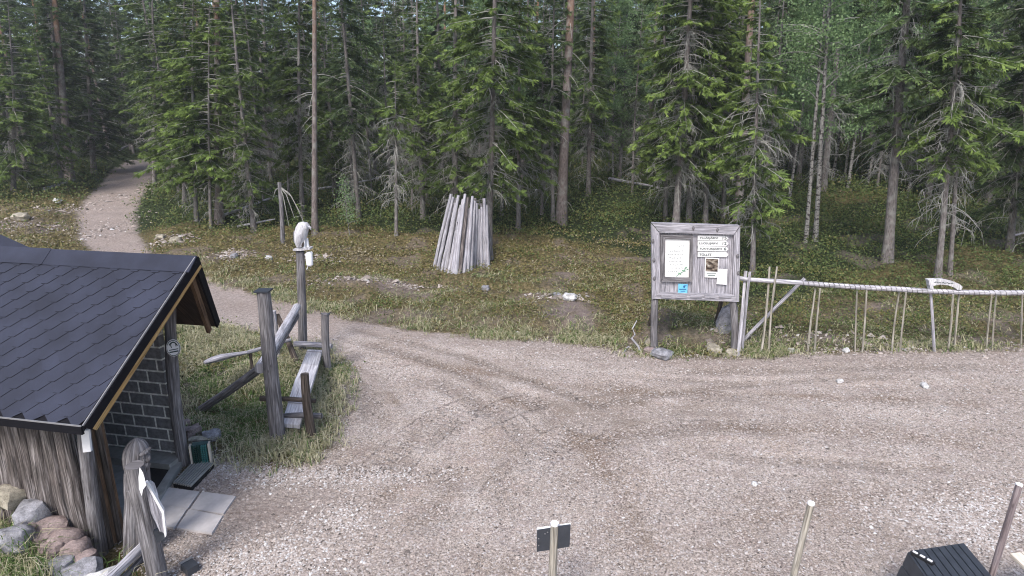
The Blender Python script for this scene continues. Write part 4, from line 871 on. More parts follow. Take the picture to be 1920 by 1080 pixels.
# ------------------------------------------------------------------ fence
def fence():
    g_ = G(1388, 664); t = empty('rail_fence', g_, 'rustic fence with long pale rail on pairs of thin stakes along the gravel', 'fence')
    gy = lambda px: G(min(px, 1915), 659).y if px > 1400 else g_.y
    rp = [(1380, 520), (1400, 524), (1450, 527), (1500, 530), (1560, 535), (1620, 539), (1680, 542), (1740, 546), (1800, 548), (1860, 549), (1925, 549), (2020, 550), (2140, 552)]
    yr = g_.y + .1; pts = [AT(x, y, yr + .15 * (x - 1380) / 540) for x, y in rp]
    mb = MB(); mb.tube(pts, [.045, .052, .054, .056, .058] + [.06] * 8, 12, rough=.05); rl = mb.build('rail', 'pale_wood', t)
    mb = MB(); hx = []; i0 = 3.0
    for k in range(560):
        f = 3 + k / 560 * 8.9; i = int(f); q = pts[i].lerp(pts[i + 1], f - i); an = k * .62; hx.append(q + Vector((0, math.cos(an), math.sin(an))) * .063)
    mb.tube(hx, .0075, 5, rough=0); mb.build('rope_winding', 'grey_wood', t)
    st = [(1398, 508, 1384, 668, .045, 'pale_wood'), (1406, 510, 1391, 660, .035, 'silver_wood'), (1443, 500, 1427, 667, .028, 'twig_wood'), (1457, 500, 1442, 664, .026, 'twig_wood'), (1529, 541, 1514, 663, .024, 'twig_wood'), (1538, 541, 1528, 661, .024, 'twig_wood'),
          (1607, 545, 1604, 661, .02, 'twig_wood'), (1625, 545, 1617, 661, .022, 'twig_wood'), (1686, 548, 1673, 659, .022, 'twig_wood'), (1699, 548, 1688, 659, .022, 'twig_wood'), (1745, 549, 1753, 660, .035, 'silver_wood'), (1787, 552, 1778, 658, .026, 'twig_wood'), (1798, 552, 1790, 656, .024, 'twig_wood'),
          (1860, 552, 1850, 654, .022, 'twig_wood'), (1868, 552, 1861, 654, .02, 'twig_wood'), (1917, 552, 1916, 653, .022, 'twig_wood'), (1990, 552, 1985, 652, .022, 'twig_wood')]
    for i, (tx, ty, bx, by, r, m_) in enumerate(st):
        b = G(bx, by); yy = yr + .15 * (tx - 1380) / 540 + (-.09 if i % 2 else .09); top = AT(tx, ty, yy); mb = MB(); mb.log(b - Vector((0, 0, .1)), top, r, r * .85, 7, seed=300 + i, bend=.012, rough=.12); mb.build('stake', m_, t)
    mb = MB(); b = G(1390, 642); mb.log(b, AT(1509, 522, yr + .25), .045, .04, 9, seed=320); mb.build('brace', 'silver_wood', t)
    mb = MB(); q = AT(1380, 520, yr - .02); mb.blob(q, (.06, .05, .06)); mb.log(q, AT(1380, 560, yr - .02), .022, .02); mb.build('end_knob', 'white_wood', t)
    # bow shaped carved wood on the rail
    P = [(1741, 524.5), (1756, 524), (1772, 524.5), (1788, 528), (1800, 533), (1805, 538), (1803, 543), (1796, 544), (1790, 539), (1778, 535), (1762, 533.5), (1750, 536), (1751, 543), (1745, 543)]
    yy = yr + .05; F = [AT(x, y, yy) for x, y in P]; mb = MB(); mb.prism(F, [p + Vector((0, .12, 0)) for p in F]); bw = empty('carved_bow', F[-1], 'pale bow shaped carved wood piece mounted on the fence rail', 'carving')
    mb.build('bow', 'white_wood', bw, smooth=False); mb = MB(); rs = random.Random(2); x = 1752
    while x < 1786: a = AT(x, 529.5 + (x - 1752) * .06, yy - .004); mb.beam(a, a + Vector((.02 + rs.random() * .02, 0, rs.uniform(-.02, .02))), .006, .014); x += rs.uniform(2, 4)
    mb.build('carved_lettering', 'ink', bw)
fence()
# thin stakes and plate sign near the camera
def stake(name, top, base, r, label, m_='twig_wood', cap=True):
    b = G(*base); t = AT(*top, b.y); e = empty(name, b, label, 'stake'); mb = MB(); mb.log(b - Vector((0, 0, .1)), t, r * 1.05, r, 12, bend=.004, seed=int(top[0])); mb.build('pole', m_, e)
    if cap: mb = MB(); mb.tube([t - Vector((0, 0, .01)), t + Vector((0, 0, .012))], r * 1.04, 12, rough=0); mb.build('cap', 'white', e)
    return e, b, t
stake('wooden_stake', (1521, 944), (1463, 1180), .034, 'thin round stake with white cap standing alone on the gravel')
stake('wooden_stake', (1911, 909), (1838, 1150), .032, 'darker thin stake with white cap beside the black slatted table', 'dark_stake')
def plates():
    e, b, t = stake('marker_post', (1040, 982), (1033, 1190), .042, 'round wooden post carrying two black square plates'); e['category'] = 'sign post'
    for P in ([(1007, 994.5), (1033, 990.5), (1032, 1031), (1006.5, 1035)], [(1047, 988), (1070, 985), (1068, 1025), (1045, 1029)]):
        F = [AT(x, y, b.y - .02 + (.02 if x < 1040 else -.02)) for x, y in P]; mb = MB(); mb.prism(F, [p + Vector((0, .02, 0)) for p in F]); o = mb.build('black_plate', 'charcoal', e, smooth=False)
    mb = MB()
    for x, y in ((1022, 1001), (1027, 998), (1010, 1010), (1010, 1023)): mb.blob(AT(x, y, b.y - .012), .007, None, 6, 5)
    mb.build('screws', 'metal_edge', e)
    F = [AT(x, y, b.y + .012) for x, y in ((1006.5, 993), (1070.5, 983.5), (1070, 985.5), (1007, 995.5))]; mb = MB(); mb.prism(F, [p + Vector((0, .03, 0)) for p in F]); mb.build('plate_edge', 'white', e, smooth=False)
plates()
def black_table():
    Z = .78; f = lambda px, py, z=Z: (lambda d: Vector((d[0], d[1], 0)) * ((CH - z) / -d[2]) + Vector((0, 0, z)))(Vector(ray(px, py)))
    BL_, BR = f(1706, 1033), f(1808, 1018); fd = (f(1862, 1082) - BR); fd.z = 0; fd = fd.normalized(); Ld = 1.15; sd_ = BR - BL_; wd = sd_.length; xd = sd_.normalized(); t = empty('slatted_table', Vector((BL_.x + .3, BL_.y - .5, 0)), 'black slatted wooden box table at the lower edge of the gravel', 'table')
    mb = MB(); n = 8
    for i in range(n):
        c = BL_ + xd * wd * (i + .5) / n; c0 = c + fd * 0; c1 = c + fd * Ld; mb.box((c0 + c1) / 2 - Vector((0, 0, .014)), fd * Ld / 2, xd * (wd / n / 2 - .006), (0, 0, .014))
    mb.build('top_slats', 'charcoal', t, smooth=False)
    mb = MB(); mb.box((BL_ + BR) / 2 + fd * (Ld / 2) - Vector((0, 0, .045)), fd * (Ld / 2 - .03), xd * (wd / 2 - .03), (0, 0, .015)); mb.build('frame', 'black', t)
    mb = MB()
    for i in range(3):                                    # flared side boards
        c = BL_ + fd * Ld * .5 - xd * (.03 + .055 * i) - Vector((0, 0, .09 + .17 * i)); mb.box(c, fd * Ld * .5, xd * .012 + Vector((0, 0, 0)), Vector((0, 0, .078)) - xd * -.02)
    mb.build('side_boards', 'charcoal', t, smooth=False)
    mb = MB()
    for i in range(4): c = BL_ + xd * wd * .5 + Vector((0, 0, -.09 - .17 * i)) - fd * .0; mb.box(c, xd * wd * .48, fd * .012, (0, 0, .078))
    mb.build('back_boards', 'charcoal', t, smooth=False)
    for (a, b) in ((.04, .04), (.96, .04), (.04, .96), (.96, .96)): q = BL_ + xd * wd * a + fd * Ld * b; mb = MB(); mb.box((q.x, q.y, .35), xd * .035, fd * .035, (0, 0, .36)); mb.build('leg', 'black', t)
    a, b = f(1711, 1036, Z + .01), f(1751, 1058, Z + .01); mb = MB(); mb.beam(a, b, .06, .03); st = mb.build('strap', 'black', t)
    for k in (.12, .46, .8): q = a.lerp(b, k) + Vector((0, 0, .02)); mb = MB(); d = (b - a).normalized(); mb.box(q, d * .024, d.cross(Vector((0, 0, 1))) * .011, (0, 0, .006)); mb.build('white_tab', 'white', t)
black_table()
def pale_table():
    Z = .75; f = lambda px, py, z=Z: (lambda d: Vector((d[0], d[1], 0)) * ((CH - z) / -d[2]) + Vector((0, 0, z)))(Vector(ray(px, py)))
    A_, B_ = f(1894, 1038), f(1960, 1100); ld = (B_ - A_).normalized(); wdv = (f(1950, 1030) - A_).normalized(); t = empty('picnic_table', Vector((A_.x + .6, A_.y - .2, 0)), 'corner of a bare pale wooden table beyond the dark stake', 'table')
    mb = MB()
    for i in range(5): c = A_ + wdv * (.07 + .145 * i) + ld * .8; mb.box(c - Vector((0, 0, .018)), ld * .8, wdv * .068, (0, 0, .018))
    mb.build('table_top', 'bare_wood', t, smooth=False)
    for k in (.25, 1.3):
        for w_ in (.12, .62): q = A_ + ld * k + wdv * w_; mb = MB(); mb.box((q.x, q.y, .36), ld * .035, wdv * .035, (0, 0, .355)); mb.build('leg', 'grey_wood', t)
    mb = MB(); q = A_ + ld * .8 + wdv * .37 - Vector((0, 0, .07)); mb.box(q, ld * .6, wdv * .03, (0, 0, .03)); mb.build('stretcher', 'grey_wood', t)
pale_table()

# ------------------------------------------------------------------ fallen logs, snag
def fallen(px0, px1, r, label, m_='silver_wood', lift=(.06, .06)):
    a = G(*px0, lift[0]); b = G(*px1, lift[1]); mb = MB(); mb.log(a, b, r, r * .6, 8, bend=.01); tag(mb.build('fallen_log', m_, None, loc=a), label, 'log')
fallen((410, 420), (522, 396), .07, 'long thin fallen log leaning toward the broken snag', 'pale_wood', lift=(.3, .75)); fallen((446, 434), (517, 424), .05, 'short fallen pole in front of the long thin log', 'pale_wood', lift=(.2, .3))
fallen((84, 358), (142, 347), .1, 'pale fallen log left of the forest path', lift=(.1, .3)); fallen((596, 372), (712, 358), .07, 'thin fallen log behind the bird post', 'pale_wood', lift=(.5, .7)); fallen((1003, 362), (1030, 358), .12, 'short fallen log deep between the grey trunks', lift=(.1, .1))
fallen((1142, 345), (1236, 359), .09, 'fallen log deep in the forest left of the board', lift=(.3, .2)); fallen((225, 285), (248, 278), .12, 'fallen log beyond the end of the path', lift=(.2, .3)); fallen((1885, 452), (1935, 448), .06, 'thin fallen branch on the hillside above the fence end', lift=(.1, .3))
g_ = G(530, 456); mb = MB(); mb.log(g_ - Vector((0, 0, .1)), AT(524, 342, g_.y), .09, .075, 10, seed=77); sn = empty('broken_snag', g_, 'grey broken off tree stump with drooping dead branch', 'snag'); mb.build('trunk', 'grey_wood', sn)
mb = MB(); t_ = AT(525, 350, g_.y)
for k, (dx, dz, L_) in enumerate(((.5, -1.2, 1), (.75, -1.0, 1), (.25, -1.5, 1), (-.3, -.5, 1), (.9, -1.5, 1))): mb.tube([t_, t_ + Vector((dx * .5, -.1, dz * .25)), t_ + Vector((dx, -.15, dz))], [.022, .016, .008], 5)
mb.build('dead_branches', 'dead_branch', sn)

# ------------------------------------------------------------------ trees
def diamonds(B, D, Ln, Wd, Up, tint, rr):
    """leaf-sized quads: base B, direction D, length, width, rough normal Up"""
    D = D / (np.linalg.norm(D, axis=1, keepdims=True) + 1e-9); S_ = np.cross(D, Up); S_ /= (np.linalg.norm(S_, axis=1, keepdims=True) + 1e-9)
    mid = B + D * (Ln * .45)[:, None]; tip = B + D * Ln[:, None]; w = S_ * (Wd * .5)[:, None]; sag = np.zeros_like(B); sag[:, 2] = -Ln * .08
    V = np.stack([B, mid - w, tip + sag, mid + w], 1).reshape(-1, 3)
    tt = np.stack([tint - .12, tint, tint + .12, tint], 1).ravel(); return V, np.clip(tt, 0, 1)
def tubes3(P, Rr):
    """P (k,m,3) polylines, Rr (k,m) radii -> triangular tubes"""
    k, m, _ = P.shape; D = np.gradient(P, axis=1); D /= (np.linalg.norm(D, axis=2, keepdims=True) + 1e-9); ref = np.zeros_like(D); ref[..., 2] = 1; ref[np.abs(D[..., 2]) > .92] = (1, 0, 0)
    a = np.cross(D, ref); a /= np.linalg.norm(a, axis=2, keepdims=True) + 1e-9; b = np.cross(a, D)
    V = np.stack([P + (a * math.cos(t) + b * math.sin(t)) * Rr[..., None] for t in (0, 2.094, 4.189)], 2)      # k,m,3,3
    base = (np.arange(k) * m * 3)[:, None, None] + (np.arange(m - 1) * 3)[None, :, None]; s = np.arange(3)[None, None, :]; s2 = (s + 1) % 3
    F = np.stack([base + s, base + s2, base + 3 + s2, base + 3 + s], -1).reshape(-1, 4); return V.reshape(-1, 3), F
def trunk_mesh(name, H, r, seed, m_, lean=(0, 0), wob=.12, top=.02, n=10):
    rs = random.Random(seed); mb = MB(); seg = 16; pts = []; rad = []; ox, oy = rs.uniform(-wob, wob), rs.uniform(-wob, wob)
    for i in range(seg + 1):
        f = i / seg; pts.append(Vector((lean[0] * f + ox * math.sin(f * 3.1), lean[1] * f + oy * math.sin(f * 4.2), f * H - (.15 if i == 0 else 0)))); rad.append(r * ((1 - f) ** .8 * .98 + top) * (1.35 if i == 0 else 1))
    mb.tube(pts, rad, n, rough=.05, seed=seed + 1); return mb, pts
def trunk_at(pts, H, z):
    f = np.clip(z / H, 0, .999) * (len(pts) - 1); i = f.astype(int); fr = (f - i)[:, None]; P = np.array([tuple(p) for p in pts]); return P[i] * (1 - fr) + P[i + 1] * fr
def spruce_parts(H, r, z0, Rc, seed, dens=1.0, dead=(1.0, 4.0), ndead=40, droop=1.0, fresh=.5, lean=(0, 0), dark=False, gap=.15, zdet=11.0, twf=1.0):
    """returns list of (name, V, F/None, tint, material); crown from z0 up"""
    g = np.random.default_rng(seed); mb, pts = trunk_mesh('trunk', H, r, seed, 'spruce_bark', lean)
    zs = []; z = z0
    while z < H - .2:
        nb = 5 if z < zdet else 4
        for k in range(nb):
            if g.random() > gap: zs.append(z + g.uniform(-.12, .12))
        z += (.27 if z < zdet else .42) / dens
    zs = np.array(zs); nb = len(zs); t = np.clip((zs - z0) / (H - z0), 0, 1)
    Lb = Rc * np.clip((1 - t) ** .75 * (.55 + .45 * np.minimum(1, t * 6)), .12, 1) * g.uniform(.55, 1.25, nb); az = g.uniform(0, 2 * math.pi, nb); O = trunk_at(pts, H, zs)
    Lb *= np.clip(.45 + 1.1 * vnoise(zs * .9 + seed, az * 1.3 + 5, 3), .3, 1.35); dr = droop * (1 - .75 * t) * g.uniform(.6, 1.3, nb); s = np.linspace(0, 1, 6)
    def curve(s_, Lb, dr): return s_, (-.1 * s_ - .5 * s_ ** 2 * dr + .22 * dr * s_ ** 3)
    out = np.stack([np.cos(az), np.sin(az), np.zeros(nb)], 1); side = np.stack([-np.sin(az), np.cos(az), np.zeros(nb)], 1)
    h = (-.1 * s[None] - .5 * s[None] ** 2 * dr[:, None] + .22 * dr[:, None] * s[None] ** 3 + .25 * t[:, None] * s[None])
    PL = O[:, None, :] + out[:, None, :] * (s[None] * Lb[:, None])[..., None] + np.array([0, 0, 1.])[None, None] * (h * Lb[:, None])[..., None]
    LV, LF = tubes3(PL, np.maximum(.004, (.011 + .006 * Lb)[:, None] * (1 - .8 * s[None])))
    # twigs
    nt_ = np.maximum(4, (Lb / .09 * np.where(zs < zdet, 1, .5) * twf)).astype(int) * 2; idx = np.repeat(np.arange(nb), nt_); m = len(idx); ss = g.uniform(.12, 1.0, m) ** .8
    hh = (-.1 * ss - .5 * ss ** 2 * dr[idx] + .22 * dr[idx] * ss ** 3 + .25 * t[idx] * ss); Bp = O[idx] + out[idx] * (ss * Lb[idx])[:, None]; Bp[:, 2] += hh * Lb[idx]
    sg = g.choice([-1, 1], m); fw = g.uniform(.35, 1.0, m); dn = g.uniform(-.85, .1, m) * (.5 + droop * .5)
    D = out[idx] * fw[:, None] + side[idx] * (sg * g.uniform(.3, .95, m))[:, None]; D[:, 2] += dn; D /= np.linalg.norm(D, axis=1, keepdims=True)
    TL = (.16 + .3 * (1 - ss * .55)) * g.uniform(.6, 1.25, m) * np.minimum(1, .35 + Lb[idx] * .55); big = np.where(zs[idx] < zdet, 1, 1.5); TL *= big
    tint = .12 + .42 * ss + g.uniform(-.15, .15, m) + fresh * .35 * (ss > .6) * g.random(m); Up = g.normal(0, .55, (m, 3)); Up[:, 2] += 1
    Vs, Ts = [], []
    for (off, ang, ls, ww) in ((0, 0, 1.0, .15), (.12, .8, .5, .17), (.12, -.8, .5, .17), (.35, .7, .45, .19), (.35, -.7, .45, .19), (.6, .55, .38, .22), (.6, -.55, .38, .22)):
        sv = np.cross(D, Up); sv /= np.linalg.norm(sv, axis=1, keepdims=True) + 1e-9; D2 = D * math.cos(ang) + sv * math.sin(ang); D2[:, 2] -= .1 * abs(ang)
        if ang: k_ = g.random(m) < .72
        else: k_ = np.ones(m, bool)
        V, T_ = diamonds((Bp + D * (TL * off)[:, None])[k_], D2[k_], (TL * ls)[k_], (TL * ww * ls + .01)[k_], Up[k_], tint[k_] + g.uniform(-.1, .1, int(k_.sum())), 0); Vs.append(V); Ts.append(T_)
    CV = np.concatenate(Vs); CT = np.concatenate(Ts)
    # dead branches
    nd_ = ndead
    if nd_:
        zd = g.uniform(dead[0], dead[1], nd_); O2 = trunk_at(pts, H, zd); a2 = g.uniform(0, 2 * math.pi, nd_); L2 = g.uniform(.3, 1.0, nd_) * np.minimum(Rc, 1.8) * .75; s5 = np.linspace(0, 1, 6); o2 = np.stack([np.cos(a2), np.sin(a2), np.zeros(nd_)], 1)
        dd = g.uniform(.3, 1.1, nd_); hh = -dd[:, None] * s5[None] ** 1.6 * .7 + g.uniform(-.05, .25, nd_)[:, None] * s5[None]; P2 = O2[:, None] + o2[:, None] * (s5[None] * L2[:, None])[..., None]; P2[..., 2] += hh * L2[:, None]; P2 += g.normal(0, .02, P2.shape) * s5[None, :, None]
        V2, F2 = tubes3(P2, np.maximum(.006, (.017 * (1 - .7 * s5))[None] * g.uniform(.7, 1.2, nd_)[:, None])); F2 = F2 + len(LV)
        # hanging twiglets
        q = nd_ * 7; ii = g.integers(0, nd_, q); si = g.integers(1, 6, q); B3 = P2[ii, si]; D3 = o2[ii] * g.uniform(-.1, .6, q)[:, None] + g.normal(0, .35, (q, 3)); D3[:, 2] -= .55; L3 = g.uniform(.12, .4, q); s3 = np.linspace(0, 1, 3)
        P3 = B3[:, None] + D3[:, None] * (s3[None] * L3[:, None])[..., None]; P3[..., 2] -= (s3 ** 2)[None] * L3[:, None] * .3; V3, F3 = tubes3(P3, np.broadcast_to((.0085 * (1 - .5 * s3))[None], (q, 3))); F3 = F3 + len(LV) + len(V2)
        LV = np.concatenate([LV, V2, V3]); LF = np.concatenate([LF, F2, F3])
    return mb, (CV, CT), (LV, LF)
def link_tree(root, mb, crown, limbs, bark, leaf):
    o = mb.build('trunk', bark, None); o.parent = root; o.location = (0, 0, 0)
    if crown is not None: npmesh('crown', crown[0], 4, leaf, crown[1], root)
    if limbs is not None: npmesh('branches', limbs[0], 4, 'dead_branch', None, root, tris=limbs[1])
    return root
def tree_at(px, py, tpx, tpy, wpx, H, kind, z0py, half, label, name='spruce_tree', cat='spruce tree', seed=1, group=None, **kw):
    b = G(px, py); sc = b.y / CP / FPX * 1.0; r = wpx * sc / 2 * .82; tp = AT(tpx, tpy, b.y); lean = ((tp.x - b.x) / max(.5, tp.z - b.z) * H, 0); lean = (max(-2, min(2, lean[0])), 0)
    z0 = max(.5, AT(px, z0py, b.y).z - b.z); Rc = half * sc * 1.1; e = empty(name, b, label, cat, group)
    if kind == 'spruce':
        kw.setdefault('dens', 1.1)
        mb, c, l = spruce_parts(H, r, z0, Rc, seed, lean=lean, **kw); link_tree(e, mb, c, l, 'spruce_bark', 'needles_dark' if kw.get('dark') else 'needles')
    elif kind == 'pine': pine(e, H, r, z0, Rc, seed, lean)
    elif kind == 'birch': birch(e, H, r, z0, Rc, seed, lean, **kw)
    return e
def pine(root, H, r, z0, Rc, seed, lean=(0, 0), n_leaf=4500):
    g = np.random.default_rng(seed); mb, pts = trunk_mesh('trunk', H, r, seed, 'pine_bark', lean, .1, .12)
    nb = 46; zs = g.uniform(H * .62, H, nb); O = trunk_at(pts, H, zs); az = g.uniform(0, 6.28, nb); Lb = g.uniform(.8, 2.2, nb) * (1.1 - .5 * (zs - zs.min()) / (H - zs.min() + .1)); out = np.stack([np.cos(az), np.sin(az), g.uniform(-.1, .4, nb)], 1); s = np.linspace(0, 1, 5)
    PL = O[:, None] + out[:, None] * (s[None] * Lb[:, None])[..., None]; LV, LF = tubes3(PL, (.04 * (1 - .7 * s))[None] * np.ones((nb, 1)))
    # a few dead stubs on the bare trunk
    q = 14; zd = g.uniform(3, H * .6, q); O2 = trunk_at(pts, H, zd); a2 = g.uniform(0, 6.28, q); d2 = np.stack([np.cos(a2), np.sin(a2), g.uniform(-.6, .3, q)], 1); L2 = g.uniform(.2, 1.3, q); s3 = np.linspace(0, 1, 4); P2 = O2[:, None] + d2[:, None] * (s3[None] * L2[:, None])[..., None]; P2[..., 2] -= s3[None] ** 2 * L2[:, None] * .4
    V2, F2 = tubes3(P2, (.02 * (1 - .7 * s3))[None] * np.ones((q, 1))); LV2 = np.concatenate([LV, V2]); LF2 = np.concatenate([LF, F2 + len(LV)])
    ii = g.integers(0, nb, n_leaf); ss = g.uniform(.35, 1.05, n_leaf); B = O[ii] + out[ii] * (ss * Lb[ii])[:, None] + g.normal(0, .22, (n_leaf, 3)); D = g.normal(0, 1, (n_leaf, 3)); D[:, 2] += .5
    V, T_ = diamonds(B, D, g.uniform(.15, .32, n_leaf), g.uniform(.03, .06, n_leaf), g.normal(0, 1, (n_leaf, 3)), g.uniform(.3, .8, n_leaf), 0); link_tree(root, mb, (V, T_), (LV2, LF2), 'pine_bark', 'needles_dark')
def birch(root, H, r, z0, Rc, seed, lean=(0, 0), n_leaf=9000, leaf=.085):
    g = np.random.default_rng(seed); mb, pts = trunk_mesh('trunk', H, r, seed, 'birch_bark', lean, .25, .03)
    nb = 60; zs = g.uniform(z0, H * .98, nb); O = trunk_at(pts, H, zs); az = g.uniform(0, 6.28, nb); tt = (zs - z0) / (H - z0); Lb = Rc * g.uniform(.5, 1.1, nb) * (1.05 - .7 * tt); up = g.uniform(.3, 1.0, nb); s = np.linspace(0, 1, 6); o2 = np.stack([np.cos(az), np.sin(az), np.zeros(nb)], 1)
    hz = up[:, None] * s[None] - .45 * s[None] ** 2; PL = O[:, None] + o2[:, None] * (s[None] * Lb[:, None])[..., None]; PL[..., 2] += hz * Lb[:, None]; LV, LF = tubes3(PL, np.maximum(.004, (.028 * (1 - .85 * s))[None] * np.ones((nb, 1)) * min(1, r / .08)))
    ncl = nb * 9; ii = g.integers(0, nb, ncl); ss = g.uniform(.3, 1.1, ncl); C = O[ii] + o2[ii] * (ss * Lb[ii])[:, None]; C[:, 2] += (up[ii] * ss - .45 * ss ** 2) * Lb[ii]; C += g.normal(0, .12, C.shape) * min(1, Rc)
    k = g.integers(0, ncl, n_leaf); B = C[k] + g.normal(0, .17, (n_leaf, 3)) * min(1, Rc * .8 + .1); D = g.normal(0, 1, (n_leaf, 3)); D[:, 2] -= .4; Ls = leaf * g.uniform(.6, 1.3, n_leaf); V, T_ = diamonds(B, D, Ls, Ls * .75, g.normal(0, 1, (n_leaf, 3)), g.uniform(.15, .85, n_leaf), 0)
    link_tree(root, mb, (V, T_), (LV, LF), 'birch_bark', 'birch_leaf')
SP_ = 'spruce_tree'
FRONT = [  # px,py, top px,py, width, H, kind, crown start y, half width px, label, kwargs
 (25, 366, 28, 100, 10, 10, 'spruce', 330, 75, 'bushy mid green spruce at the left picture edge above the hut roof', dict(fresh=.35, ndead=25, dead=(.8, 3), gap=.1)),
 (132, 342, 131, 0, 15, 19, 'pine', -400, 60, 'tall straight bare grey pine trunk left of the forest path', dict()),
 (118, 340, 112, 60, 13, 15, 'spruce', 250, 60, 'dark spruce directly behind the bare pine left of the path', dict(dark=True, ndead=40)),
 (176, 327, 176, 60, 12, 15, 'spruce', 285, 72, 'dense dark spruce on the mound at the path edge', dict(dark=True, ndead=15, gap=.05)),
 (289, 364, 289, 70, 9, 14, 'spruce', 200, 62, 'thin grey spruce trunk with sparse dark crown right beside the path', dict(dark=True, gap=.4, ndead=26, dead=(2.5, 6), droop=1.5)),
 (368, 414, 366, 200, 9, 11, 'spruce', 345, 72, 'slim young bright spruce nearest the path in the cluster', dict(fresh=.9, ndead=10, dead=(.6, 2), gap=.15)),
 (395, 428, 393, 200, 7, 10, 'spruce', 335, 80, 'thinnest young spruce pole in the front of the cluster', dict(fresh=1, ndead=12, dead=(.6, 2), gap=.2)),
 (411, 418, 405, 60, 16, 18, 'pine', -300, 60, 'orange barked pine rising through the young spruce cluster', dict()),
 (441, 388, 441, 150, 11, 13, 'spruce', 200, 60, 'grey spruce trunk behind the young cluster', dict(fresh=.6, ndead=36, dead=(1, 5), gap=.3)),
 (345, 388, 345, 60, 9, 13, 'spruce', 320, 72, 'bright green spruce behind the path bend with hanging sprays', dict(fresh=1, ndead=8, gap=.08)),
 (567, 404, 566, 100, 10, 14, 'spruce', 310, 62, 'spruce with bright spreading boughs just left of the orange topped pine', dict(fresh=.8, ndead=30, dead=(1, 5), gap=.3)),
 (590, 437, 590, 60, 12, 17, 'pine', -300, 60, 'slender pine with orange upper bark behind the bird post', dict()),
 (541, 376, 541, 60, 5, 12, 'spruce', 200, 50, 'very thin pale trunk between snag and pine', dict(fresh=.7, gap=.5, ndead=16, dead=(1, 6))),
 (743, 441, 741, 200, 8, 6.6, 'spruce', 262, 52, 'small half dead spruce with pale bare drooping branches', dict(fresh=.3, gap=.25, ndead=80, dead=(1.4, 4.6), droop=1.2)),
 (772, 395, 772, 90, 6, 10, 'spruce', 215, 52, 'thin upright spruce behind the half dead one', dict(fresh=.7, gap=.3, ndead=14)),
 (801, 387, 800, 200, 6, 8, 'spruce', 290, 55, 'low spruce with arching dead limbs left of the pole stack', dict(fresh=.6, gap=.35, ndead=70, dead=(1, 4.2), droop=1.4)),
 (916, 462, 922, 90, 15, 16, 'spruce', 345, 92, 'big spreading spruce rising right behind the pole stack', dict(fresh=.75, gap=.2, ndead=90, dead=(1.6, 7), droop=1.1)),
 (972, 432, 973, 200, 11, 11, 'spruce', 330, 65, 'grey spruce trunk with hanging dark boughs right of the pole stack', dict(fresh=.5, gap=.3, ndead=60, dead=(1.6, 5), droop=1.4)),
 (1016, 402, 1018, 200, 7, 10, 'spruce', 270, 45, 'thin grey trunk left of the leaning pine', dict(dark=True, gap=.4, ndead=40)),
 (1037, 414, 1040, 200, 9, 12, 'spruce', 250, 45, 'straight grey trunk touching the leaning pine', dict(dark=True, gap=.45, ndead=40)),
 (1052, 420, 1075, 0, 21, 21, 'pine', -500, 70, 'largest pine with thick reddish leaning trunk in the middle of the forest edge', dict()),
 (1266, 440, 1285, 100, 17, 15, 'spruce', 300, 90, 'big spruce with grey tangled dead boughs behind the notice board', dict(fresh=.85, gap=.4, ndead=190, dead=(1.8, 8), droop=1.2)),
 (1322, 432, 1330, 100, 12, 14, 'spruce', 330, 70, 'bright green spruce behind the middle of the notice board', dict(fresh=.9, gap=.15, ndead=50)),
 (1292, 425, 1290, 150, 13, 15, 'spruce', 300, 60, 'dark trunk between two others behind the notice board', dict(dark=True, gap=.3, ndead=40)),
 (1248, 415, 1246, 150, 9, 13, 'spruce', 330, 60, 'slim dark spruce behind the upper corner of the notice board', dict(fresh=.7, gap=.3, ndead=40)),
 (1383, 425, 1408, 60, 17, 19, 'pine', -300, 60, 'orange barked leaning pine above the notice board corner', dict()),
 (1356, 415, 1358, 150, 9, 14, 'spruce', 300, 60, 'thin spruce behind the board corner under the orange pine', dict(fresh=.8, gap=.2, ndead=30)),
 (1411, 522, 1420, 150, 12, 10, 'spruce', 420, 82, 'bright green spruce with grey dead centre just behind the fence start', dict(fresh=1, gap=.2, ndead=90, dead=(1.5, 6), droop=1.2)),
 (1511, 454, 1541, 139, 9, 13, 'birch', 200, 75, 'darker spotted birch, outer one of the twin stems', dict()),
 (1529, 452, 1550, 180, 10, 16, 'birch', 170, 95, 'paler birch, straighter one of the twin stems', dict()),
 (1664, 492, 1698, 60, 22, 16, 'spruce', 260, 85, 'large dark spruce with pale bare limbs standing behind the fence middle', dict(dark=True, gap=.35, ndead=120, dead=(3, 8), droop=.9)),
 (1758, 524, 1782, 250, 14, 12, 'spruce', 300, 80, 'leaning grey spruce trunk rising above the carved bow', dict(fresh=.5, gap=.2, ndead=70, dead=(2, 6), droop=1.2)),
 (1781, 516, 1786, 250, 10, 12, 'spruce', 260, 70, 'dark trunk crossing the leaning one above the carved bow', dict(dark=True, gap=.25, ndead=60, dead=(1.5, 6))),
 (1893, 470, 1893, 150, 14, 16, 'spruce', 385, 75, 'full dark spruce near the right picture edge', dict(dark=True, gap=.1, ndead=70, dead=(1, 4), droop=1.5)),
 (1985, 500, 1985, 150, 14, 16, 'spruce', 400, 85, 'broad dark spruce leaning its boughs in from beyond the fence end', dict(dark=True, gap=.15, ndead=40)),
]
for i, (px, py, tx, ty, w, H, kd, z0, hf, lb, kw) in enumerate(FRONT):
    nm, ct = {'spruce': ('spruce_tree', 'spruce tree'), 'pine': ('pine_tree', 'pine tree'), 'birch': ('birch_tree', 'birch tree')}[kd]
    tree_at(px, py, tx, ty, w, H, kd, z0, hf, lb, nm, ct, seed=500 + i * 7, **kw)
